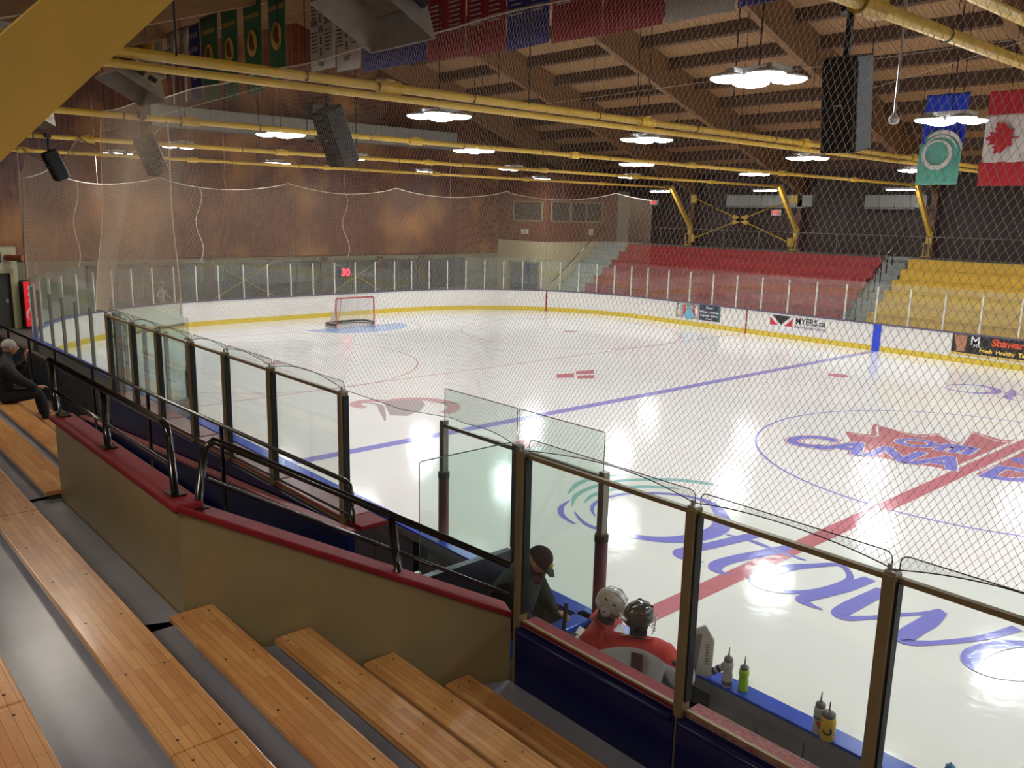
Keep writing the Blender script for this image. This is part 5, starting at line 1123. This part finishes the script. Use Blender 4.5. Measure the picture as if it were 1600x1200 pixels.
head(g, (0, .05, 1.37), 1.0, math.radians(-50), -.1)
ho, hM = helmet(g, (0, .05, 1.39), HELG, math.radians(-50), -.1, 0.9)
obj('helmet_stripe', MB().tube([(-.06, -.145, .0), (0, -.157, .0), (.05, -.147, .0)], .014, 6, hM), HELW, ho, local=True)
obj('neck_guard', MB().tube([(0, .03, 1.22), (0, .03, 1.3)], .07, 14), BLACKC, g, local=True, smooth=True)
obj('shoulder_crest', MB().ell((.31, -.05, 1.1), (.03, .03, .035), 8, 6), INK, g, local=True); obj('shoulder_crest', MB().ell((-.27, -.08, 1.08), (.04, .03, .045), 8, 6), INK, g, local=True)
# gloves and blocker
hand(g, 'glove', (-.22, .30, .86), (0.2, 1, .05), UP3, 1, 1.35, .5, RUBBER); hand(g, 'glove', (.33, .32, .93), (0, 1, .1), UP3, -1, 1.35, .5, RUBBER)
bl = thing('blocker_pad', 'white goalie blocker pad with dark lettering behind the middle bronze post', 'pad', (2.34, -13.08, 1.1), math.radians(35))
Mb = Matrix.Rotation(math.radians(-14), 4, 'X')
obj('board', MB().prism([(-.09, 0, 0), (.09, 0, 0), (.1, 0, .3), (.02, 0, .42), (-.09, 0, .36)], (0, .05, 0), Mb), mat('pad_white', (196, 198, 194), rough=0.5), bl, local=True, bevel=.012)
obj('grey_stripe', MB().prism([(-.07, -.004, .02), (-.04, -.004, .02), (.0, -.004, .34), (-.05, -.004, .34)], (0, .004, 0), Mb), mat('pad_grey', (120, 124, 122)), bl, local=True)
obj('faint_print', merge(*[MB().box((.03, -.005, .1+.022*k), (.06, -.001, .112+.022*k), Mb) for k in range(8)]), MATS['pad_grey'], bl, local=True, kind='stuff')
# --- player in white helmet, looking right
p2 = thing('person', 'young player in white caged helmet and red and white jersey, looking down to the right', 'person', (1.63, -13.53, 0.25), math.radians(-70))
J2 = {k: list(v) for k, v in J.items()}
J2['wrL'] = [-.1, .30, .95, .045]; J2['wrR'] = [.12, .30, .95, .045]; J2['elL'] = [-.27, .06, .92, .055]; J2['elR'] = [.27, .06, .92, .055]
figure(p2, {k: tuple(v) for k, v in J2.items()}, BLACKC)
JJ2 = dict(JJ); JJ2['hem'] = (0, 0, .66, .19, .15); JJ2['belly'] = (0, 0, .84, .19, .15); JJ2['chest'] = (0, 0, 1.0, .19, .14); JJ2['shL'] = (-.22, 0, 1.13, .115); JJ2['shR'] = (.22, 0, 1.13, .115); JJ2['elL'] = (-.29, .06, .9, .08); JJ2['elR'] = (.29, .06, .9, .08); JJ2['wrL'] = (-.13, .24, .93, .065); JJ2['wrR'] = (.14, .24, .93, .065)
skin_mesh('jersey', JJ2, JE, yoke_mat('jersey_player', 1.17, 1.2), p2)
obj('shoulder_crest', MB().ell((.285, -.03, 1.0), (.03, .05, .05), 8, 6), INK, p2, local=True)
head(p2, (0, .09, 1.36), 1.0, 0, -.45); helmet(p2, (0, .09, 1.38), HELW, 0, -.45, 0.94)
obj('neck_guard', MB().tube([(0, .02, 1.18), (0, .05, 1.28)], .082, 14), BLACKC, p2, local=True, smooth=True)
hand(p2, 'glove', (-.1, .30, .95), (0.3, 1, 0), UP3, 1, 1.35, .9, RUBBER); hand(p2, 'glove', (.12, .30, .95), (-.2, 1, 0), UP3, -1, 1.35, .9, RUBBER)
# --- coach bending forward over a sheet
p3 = thing('person', 'coach in dark green-black jacket and black cap with yellow badge, bending over papers', 'person', (0.66, -13.64, 0.25), math.radians(-58))
p3.scale = (1.05, 1.05, 1.05)
J3 = {'hip': (0, -.12, .84, .16, .13), 'belly': (0, -.05, 1.0, .17, .14), 'chest': (0, .06, 1.17, .19, .14), 'neck': (0, .13, 1.34, .07), 'skull': (0, .2, 1.44, .07),
      'shL': (-.2, .05, 1.23, .09), 'elL': (-.30, .12, .98, .075), 'wrL': (-.2, .33, .86, .05), 'shR': (.2, .05, 1.23, .09), 'elR': (.3, .12, .98, .075), 'wrR': (.17, .36, .86, .05),
      'hpL': (-.12, -.12, .78, .12), 'hpR': (.12, -.12, .78, .12), 'knL': (-.13, -.04, .44, .085), 'knR': (.13, -.04, .44, .085), 'anL': (-.14, -.1, .1, .055), 'anR': (.14, -.1, .1, .055), 'toL': (-.14, .08, .05, .045), 'toR': (.14, .08, .05, .045)}
figure(p3, J3, mat('trousers_black', (22, 22, 24), rough=0.7))
JC = {'hem': (0, -.11, .78, .23, .22), 'belly': (0, -.05, .98, .25, .24), 'chest': (0, .04, 1.15, .27, .23), 'col': (0, .12, 1.31, .14, .12), 'shL': (-.23, .05, 1.19, .14), 'elL': (-.34, .12, .98, .115), 'wrL': (-.22, .29, .88, .07), 'shR': (.23, .05, 1.19, .14), 'elR': (.34, .12, .98, .115), 'wrR': (.19, .32, .88, .07)}
skin_mesh('jacket', JC, [('hem', 'belly'), ('belly', 'chest'), ('chest', 'col'), ('chest', 'shL'), ('shL', 'elL'), ('elL', 'wrL'), ('chest', 'shR'), ('shR', 'elR'), ('elR', 'wrR')], BLACKC, p3)
head(p3, (0, .2, 1.40), 1.0, 0, -.8)
Mc = Matrix.Translation((0, .2, 1.41)) @ Matrix.Rotation(-.8, 4, 'X')
obj('cap', merge(MB().ell((0, -.005, .02), (.098, .118, .125), 20, 9, Mc, z0=-.05), MB().prism([(-.075, .09, .02), (-.06, .16, .012), (0, .195, .008), (.06, .16, .012), (.075, .09, .02)], (0, 0, .012), Mc)), BLACKC, p3, local=True, smooth=False)
obj('cap_badge', MB().ell((.02, .1, .07), (.03, .02, .028), 10, 6, Mc), mat('badge_yellow', (196, 166, 70), rough=0.5), p3, local=True)
obj('scarf', MB().tube([(-.1, .1, 1.28), (-.05, .22, 1.26), (.05, .22, 1.26), (.1, .1, 1.28)], .045, 8), MAROONC, p3, local=True, smooth=True)
obj('jacket_crest', MB().ell((.19, .165, 1.17), (.022, .018, .03), 8, 6), INKR, p3, local=True)
hand(p3, 'hand', (-.2, .33, .86), (.35, 1, -.1), UP3, 1, 1.0, .8); hand(p3, 'hand', (.17, .36, .86), (-.1, 1, -.1), UP3, -1, 1.0, .8)
pp = thing('paper_sheet', 'white paper sheets held by the coach', 'paper', (1.35, -13.42, 1.13), math.radians(-62))
obj('sheet', MB().box((-.14, -.1, 0), (.0, .12, .004), Matrix.Rotation(math.radians(-25), 4, 'X')), PAPER, pp, local=True); obj('sheet', MB().box((.02, -.08, 0.01), (.16, .14, .014), Matrix.Rotation(math.radians(-18), 4, 'X')), PAPER, pp, local=True)
sk = thing('hockey_stick', 'dark hockey stick shaft leaning between coach and white-helmeted player', 'stick', (1.42, -13.9, 0.25))
obj('shaft', MB().bar((1.50, -13.95, 0.3), (1.30, -13.62, 1.52), 0.03, 0.02), mat('stick_dark', (34, 32, 32), rough=0.4), sk); obj('blade', MB().bar((1.50, -13.95, 0.3), (1.72, -13.9, 0.28), 0.012, 0.07), RUBBER, sk)
bag = thing('equipment_bag', 'black and white straps and bag beside the coach behind the red cap', 'bag', (0.6, -13.7, 0.25))
obj('bag_body', MB().ell((.62, -13.85, .62), (.22, .3, .36), 16, 10), BLACKC, bag, smooth=True); obj('strap', merge(MB().tube([(.45, -13.7, .9), (.5, -13.75, 1.15), (.65, -13.8, 1.0)], .018, 6), MB().tube([(.4, -13.85, .85), (.42, -13.9, 1.12), (.6, -13.95, .98)], .018, 6)), mat('strap_grey', (120, 120, 124)), bag)
# --- seated person at the left edge
p4 = thing('person', 'seated person in dark jacket and trousers at the left edge, hands raised to the face', 'person', (-8.0, -16.05, 1.93), math.radians(-6))
JS = {'hip': (0, 0, .12, .17, .14), 'belly': (0, .02, .3, .16, .13), 'chest': (0, .05, .5, .18, .14), 'neck': (0, .09, .68, .065), 'skull': (0, .13, .78, .07), 'shL': (-.2, .05, .56, .08), 'elL': (-.24, .25, .38, .065), 'wrL': (-.08, .33, .6, .045),
      'shR': (.2, .05, .56, .08), 'elR': (.25, .2, .33, .065), 'wrR': (.2, .42, .22, .045), 'hpL': (-.12, .02, .1, .12), 'hpR': (.12, .02, .1, .12), 'knL': (-.17, .46, .12, .09), 'knR': (.17, .46, .12, .09), 'anL': (-.17, .52, -.3, .06), 'anR': (.17, .52, -.3, .06), 'toL': (-.17, .68, -.33, .05), 'toR': (.17, .68, -.33, .05)}
figure(p4, JS, mat('dark_trousers', (24, 22, 24), rough=0.75))
skin_mesh('jacket', {'hem': (0, -.01, .14, .20, .18), 'belly': (0, .02, .32, .19, .16), 'chest': (0, .05, .5, .2, .16), 'col': (0, .08, .65, .1, .1), 'shL': (-.21, .05, .54, .10), 'elL': (-.25, .24, .38, .085), 'wrL': (-.1, .31, .56, .06), 'shR': (.21, .05, .54, .10), 'elR': (.26, .2, .34, .085), 'wrR': (.21, .38, .24, .06)},
          [('hem', 'belly'), ('belly', 'chest'), ('chest', 'col'), ('chest', 'shL'), ('shL', 'elL'), ('elL', 'wrL'), ('chest', 'shR'), ('shR', 'elR'), ('elR', 'wrR')], mat('jacket_dark', (30, 26, 28), rough=0.8, var=0.2), p4)
head(p4, (0, .14, .80), 1.0, 0, -.1, hair=mat('grey_hair', (150, 146, 142), rough=0.8))
obj('glasses', merge(MB().tube([(-.035+.02*math.cos(t), .25, .82+.02*math.sin(t)) for t in np.linspace(0, 2*PI, 10)], .003, 4), MB().tube([(.035+.02*math.cos(t), .25, .82+.02*math.sin(t)) for t in np.linspace(0, 2*PI, 10)], .003, 4)), BLACK, p4, local=True)
hand(p4, 'hand', (-.08, .33, .6), (.3, .1, 1), (0, -1, 0), 1, 1.0, .6); hand(p4, 'hand', (.2, .42, .22), (-.1, 1, 0), UP3, -1, 1.0, .5)
# --- small figure in pale clothes behind the end glass
p5 = thing('person', 'small distant person in pale top standing behind the end glass', 'person', (XW+0.9, -5.9, 0.0), math.radians(-60))
J5 = {k: (v[0], v[1], v[2]*1.14, *[r*0.95 for r in v[3:]]) for k, v in J.items()}
figure(p5, J5, mat('pale_top', (176, 170, 158), rough=0.8)); head(p5, (0, .04, 1.57), 1.0, hair=mat('pale_hair', (150, 140, 120)))
# ---------------------------------------------------------------- bottles on the blue cap
def bottle(name, label, loc, body, capm, h=0.2, r=0.036, squat=False, tilt=None, bands=(), straw=0.07):
    t = thing(name, label, 'bottle', loc); 
    if tilt: t.rotation_euler = tilt
    pr = [(r*.92, 0), (r, .008), (r, h*.42), (r*.88, h*.5), (r*.88, h*.62), (r, h*.7), (r, h*.86), (r*.8, h*.93)] if not squat else [(r*.9, 0), (r, .01), (r, h*.7), (r*.92, h*.84), (r*.7, h*.93)]
    obj('bottle_body', MB().lathe(pr, 20), body, t, local=True, smooth=True)
    obj('screw_cap', MB().lathe([(r*.84, h*.91), (r*.86, h*1.02), (r*.6, h*1.08), (r*.2, h*1.12)], 16), capm, t, local=True, smooth=True)
    obj('spout', MB().tube([(0, 0, h*1.1), (0, 0, h*1.14+straw*.35), (0.002, 0, h*1.14+straw)], [.009, .006, .004], 8), capm, t, local=True, smooth=True)
    for z0, z1, m_ in bands: obj('band', MB().lathe([(r*1.01, z0), (r*1.02, z0+.002), (r*1.02, z1-.002), (r*1.01, z1)], 20), m_, t, local=True)
    return t
CAPG = mat('bottle_cap_grey', (112, 116, 122), rough=0.4); BWH = mat('bottle_white', (190, 188, 192), rough=0.35); BGR = mat('bottle_green', (168, 214, 40), rough=0.3); BYE = mat('bottle_yellow', (226, 184, 50), rough=0.3); BCR = mat('bottle_cream', (198, 196, 184), rough=0.35)
zb = 1.07; yb = -12.99
bottle('water_bottle', 'white sports bottle with a long grey spout on the blue cap', (2.54, yb, zb), BWH, CAPG, .24, .043, bands=((.02, .05, mat('print_grey', (90, 80, 90))),))
bottle('water_bottle', 'lime green sports bottle with a grey cap on the blue cap', (2.66, -12.94, zb), BGR, CAPG, .2, .042)
bt = bottle('water_bottle', 'cream sports bottle with a red triangle mark, behind the yellow bottle', (3.35, -13.0, zb), BCR, CAPG, .23, .043, bands=((.12, .14, mat('print_teal', (90, 120, 120))),)); obj('red_mark', MB().prism([(-.024, -.046, .11), (.024, -.046, .11), (0, -.046, .055)], (0, .004, 0), Matrix.Rotation(math.radians(25), 4, 'Z')), INKR, bt, local=True)
bt = bottle('water_bottle', 'squat yellow bottle with a black mark and grey spout', (3.43, -13.02, zb), BYE, CAPG, .2, .056, squat=True); obj('black_mark', place(ring_v((0, 0), .026, .012, 0, -PI, PI*.3, 16), Matrix.Rotation(math.radians(25), 4, 'Z') @ Matrix.Translation((0, -.05, .09))), INK, bt, local=True)
bottle('water_bottle', 'blue capped bottle at the bottom edge on the blue cap', (4.24, -12.9, zb), mat('bottle_blue', (40, 110, 170), rough=0.3), mat('bottle_cap_blue', (40, 130, 190), rough=0.35), .16, .036, straw=.01)
st_ = thing('striped_roll', 'black and white striped tape-wrapped stick end leaning beside the white bottle', 'stick', (2.36, -13.0, 1.09)); dv = (Vector((2.53, -12.93, 1.25))-Vector((2.36, -13.0, 1.10)))
for k in range(9):
    q0 = Vector((2.36, -13.0, 1.10))+dv*k/9; q1 = Vector((2.36, -13.0, 1.10))+dv*(k+1)/9; obj('tape_band', MB().tube([q0, q1], .03 if k < 8 else .026, 12), (RUBBER, BWH)[k % 2] if k < 8 else CAPG, st_)
t = bottle('water_bottle', 'dark bottle with red neck below the cap behind the red bench ledge', (3.42, -14.0, 1.3), mat('bottle_dark', (70, 20, 24)), RUBBER, .18, .035); 
bottle('water_bottle', 'red rimmed bottle just showing behind the red bench ledge', (3.22, -14.05, 1.3), INKR, INKR, .18, .035, straw=.01)
obj('shelf_board', MB().box((3.0, -14.2, 1.27), (3.7, -13.9, 1.3)), GREYIN, None, label='small grey shelf inside the right bench holding two bottles', category='shelf')
# ---------------------------------------------------------------- netting
def wave(s, t): return 0.03*math.sin(2.1*s+1.3*t)+0.02*math.sin(5.3*s-0.7*t+1)
def netobj(name, surf, nu, nv, r, m, label, cat, parent=None, knots=False, knr=2.2):
    """diamond net; surf(u array, v array)->(n,3); knots at alternating positions"""
    ii, jj = np.meshgrid(np.arange(nu+1), np.arange(nv+1), indexing='ij')
    u = (ii+0.5*(jj % 2))/nu; v = jj/nv; u = np.clip(u, 0, 1)
    P = surf(u.ravel(), v.ravel()).reshape(nu+1, nv+1, 3)
    segs = []
    for j in range(nv):
        a = P[:, j]; b = P[:, j+1]
        if j % 2 == 0: segs.append((a, b)); segs.append((a[1:], b[:-1]))
        else: segs.append((a, b)); segs.append((a[:-1], b[1:]))
    A = np.concatenate([s[0] for s in segs]); B = np.concatenate([s[1] for s in segs]); n = len(A)
    d = B-A; d /= np.linalg.norm(d, axis=1)[:, None]+1e-9
    ref = np.tile([[0.31, 0.95, 0.05]], (n, 1)); e1 = np.cross(d, ref); e1 /= np.linalg.norm(e1, axis=1)[:, None]+1e-9; e2 = np.cross(d, e1)
    V = np.empty((n, 6, 3))
    for k in range(3):
        o = r*(math.cos(2*PI*k/3)*e1+math.sin(2*PI*k/3)*e2); V[:, k] = A+o; V[:, 3+k] = B+o
    F = np.empty((n, 3, 4), dtype=np.int64); base_ = (np.arange(n)*6)[:, None]
    for k in range(3): F[:, k] = base_+np.array([k, (k+1) % 3, 3+(k+1) % 3, 3+k])
    V = V.reshape(-1, 3); loops = F.reshape(-1); nf = n*3; ls = np.arange(nf)*4; lt = np.full(nf, 4)
    if knots:
        K = P.reshape(-1, 3); nk = len(K); rr = r*knr; off = np.array([[rr, 0, 0], [0, rr, 0], [-rr, 0, 0], [0, -rr, 0], [0, 0, rr*1.3], [0, 0, -rr*1.3]])
        KV = (K[:, None, :]+off[None]).reshape(-1, 3); kf = np.array([[0, 1, 4], [1, 2, 4], [2, 3, 4], [3, 0, 4], [1, 0, 5], [2, 1, 5], [3, 2, 5], [0, 3, 5]])
        KF = (kf[None]+(np.arange(nk)*6)[:, None, None]+len(V)).reshape(-1); V = np.concatenate([V, KV]); ls = np.concatenate([ls, len(loops)+np.arange(nk*8)*3]); lt = np.concatenate([lt, np.full(nk*8, 3)]); loops = np.concatenate([loops, KF])
    me = bpy.data.meshes.new(name); me.vertices.add(len(V)); me.vertices.foreach_set('co', V.ravel().astype(np.float32))
    me.loops.add(len(loops)); me.loops.foreach_set('vertex_index', loops.astype(np.int32)); me.polygons.add(len(ls)); me.polygons.foreach_set('loop_start', ls.astype(np.int32)); me.update(calc_edges=True)
    me.materials.append(m); o = bpy.data.objects.new(name, me); link(o, parent); o['kind'] = 'stuff'
    if label: o['label'] = label; o['category'] = cat
    return o
# near net: top line straight, bottom follows the glass tops and dips to the boards at the walkway gap
tu = np.array([-9.9, -8.09, -6.96, -5.89, -4.69, -3.62, -2.42, -0.9, -0.45, 0.0, 0.8, 1.67, 3.18, 4.37, 5.58, 8.0])
bx = np.array([-8.6, -8.09, -6.96, -5.89, -4.69, -3.62, -2.42, -0.9, -1.2, -1.45, 0.0, 1.67, 3.18, 4.37, 5.58, 8.0])
by = np.array([-14.5, -14.47, -14.47, -14.47, -14.47, -14.47, -14.47, -14.47, -13.6, -12.85, -13.6, -14.47, -14.47, -14.47, -14.47, -14.47])
bz = np.array([3.14]*8+[2.75, 2.52, 2.85, 3.13, 3.13, 3.13, 3.13, 3.13])
postx = np.array([-8.09, -6.96, -5.89, -4.69, -3.62, -2.42, -0.9, 1.67, 3.18, 4.37, 5.58, 8.0])
def bottom(tx):
    x = np.interp(tx, tu, bx); y = np.interp(tx, tu, by); z = np.interp(tx, tu, bz)
    k = np.clip(np.searchsorted(postx, tx)-1, 0, len(postx)-2); f = np.clip((tx-postx[k])/(postx[k+1]-postx[k]), 0, 1)
    z = z+np.where((tx > -0.9) & (tx < 1.67), 0, 0.07*np.sin(np.pi*f)**0.8)
    return x, y-0.02, z
def near_surf(u, v):
    v = v*(0.74+0.26*v); tx = -9.9+u*17.9; bx_, by_, bz_ = bottom(tx); t = 1-v
    z = 6.36*v+bz_*t; x = tx*v+bx_*t; y = -13.85*v+by_*t
    s = x; x = x+0.018*np.sin(1.7*s+2.3*z)*v*t*4+0.012*np.sin(4.1*s-3.0*z+0.5); y = y+(0.07*np.sin(0.9*s+0.5*z)+0.03*np.sin(2.7*s-1.1*z))*4*v*t; z = z+0.014*np.sin(2.9*s+1.9*z)
    return np.stack([x, y, z], -1)
nn = thing('protective_net', 'large protective net of thin twine diamonds hanging above the bench glass', 'net', (1.0, -14.3, 3.1))
netobj('netting', near_surf, 450, 92, 0.0012, NETM, None, None, nn, knots=True)
us = np.linspace(0, 1, 360); bp_ = near_surf(us, np.zeros(360)); tp_ = near_surf(us, np.ones(360))
obj('bottom_rope', MB().tube([tuple(p) for p in bp_], 0.0035, 5), mat('rope_dark', (70, 62, 54), rough=0.7), nn)
obj('top_rope', MB().tube([tuple(p) for p in tp_[::6]], 0.008, 6), ROPE, nn)
el = near_surf(np.zeros(40), np.linspace(0, 1, 40)); obj('edge_rope', MB().tube([tuple(p) for p in el], 0.006, 5), ROPE, nn)
# side net on the boards left of the first bench
def side_surf(u, v):
    x = -9.35-u*10.6; z = 2.85*(1-v)+(6.25-0.45*np.sin(np.pi*np.clip(u*2 % 1, 0, 1)))*v; y = YN-0.03+0.05*np.sin(1.3*x+0.8*z)
    return np.stack([x+0.03*np.sin(3*z+x), y, z], -1)
sn = thing('side_net', 'fine pale net above the side glass left of the benches', 'net', (-14, YN, 2.9))
netobj('netting', side_surf, 190, 60, 0.0018, NETF, None, None, sn)
u_s = np.linspace(0, 1, 60); obj('top_rope', MB().tube([tuple(p) for p in side_surf(u_s, np.ones(60))], 0.012, 5), ROPE, sn); obj('edge_rope', MB().tube([tuple(p) for p in side_surf(np.zeros(20), np.linspace(0, 1, 20))], 0.012, 5), ROPE, sn)
# end net following the corner and the end boards
gi = [gpath(i, 0.10) for i in range(23, 60)]; gl = np.array(gi); seg = np.concatenate([[0], np.cumsum(np.linalg.norm(np.diff(gl, axis=0), axis=1))]); TL = seg[-1]
def end_surf(u, v):
    s = u*TL; x = np.interp(s, seg, gl[:, 0]); y = np.interp(s, seg, gl[:, 1]); sag = 0.38*np.abs(np.sin(np.pi*s/5.6))**0.7
    z = 2.66*(1-v)+(5.95-0.5+0.0*s+0.45-sag)*v - 0.0
    return np.stack([x+0.06*np.sin(1.9*s+z), y+0.05*np.sin(1.1*s-z), z], -1)
en = thing('end_net', 'pale net curtain hanging above the end glass behind the goal', 'net', (-XE, 0, 2.7))
netobj('netting', end_surf, 560, 52, 0.0022, NETF, None, None, en)
obj('top_rope', MB().tube([tuple(p) for p in end_surf(np.linspace(0, 1, 220), np.ones(220))], 0.016, 5), ROPE, en)
for uu in (0.06, 0.2, 0.36, 0.55): obj('lacing_rope', MB().tube([tuple(p) for p in end_surf(np.full(24, uu)+0.004*np.sin(np.linspace(0, 9, 24)), np.linspace(0, 1, 24))], 0.014, 5), ROPE, en)
hs = MB()
for s_ in np.arange(2.8, TL, 5.6): p = end_surf(np.array([s_/TL]), np.array([1.0]))[0]; hs.tube([(p[0], p[1], p[2]), (p[0], p[1], 8.5)], 0.006, 4)
obj('support_line', hs, ROPE, en, kind='stuff')
obj('guy_wire', merge(MB().tube([(-3.4, -13.6, 6.3), (-24, -13.2, 5.9)], 0.004, 4), MB().tube([(-8, 6, 8.2), (9, -6, 8.6)], 0.005, 4), MB().tube([(-20, 3, 8.6), (9, 1, 8.6)], 0.005, 4)), ROPE, None, label='thin steel support wires crossing under the roof', category='wire', kind='stuff')
for ob in list(bpy.data.objects):   # drop the helper-only custom values on parts
    if ob.parent and ob.get('category'): del ob['category']
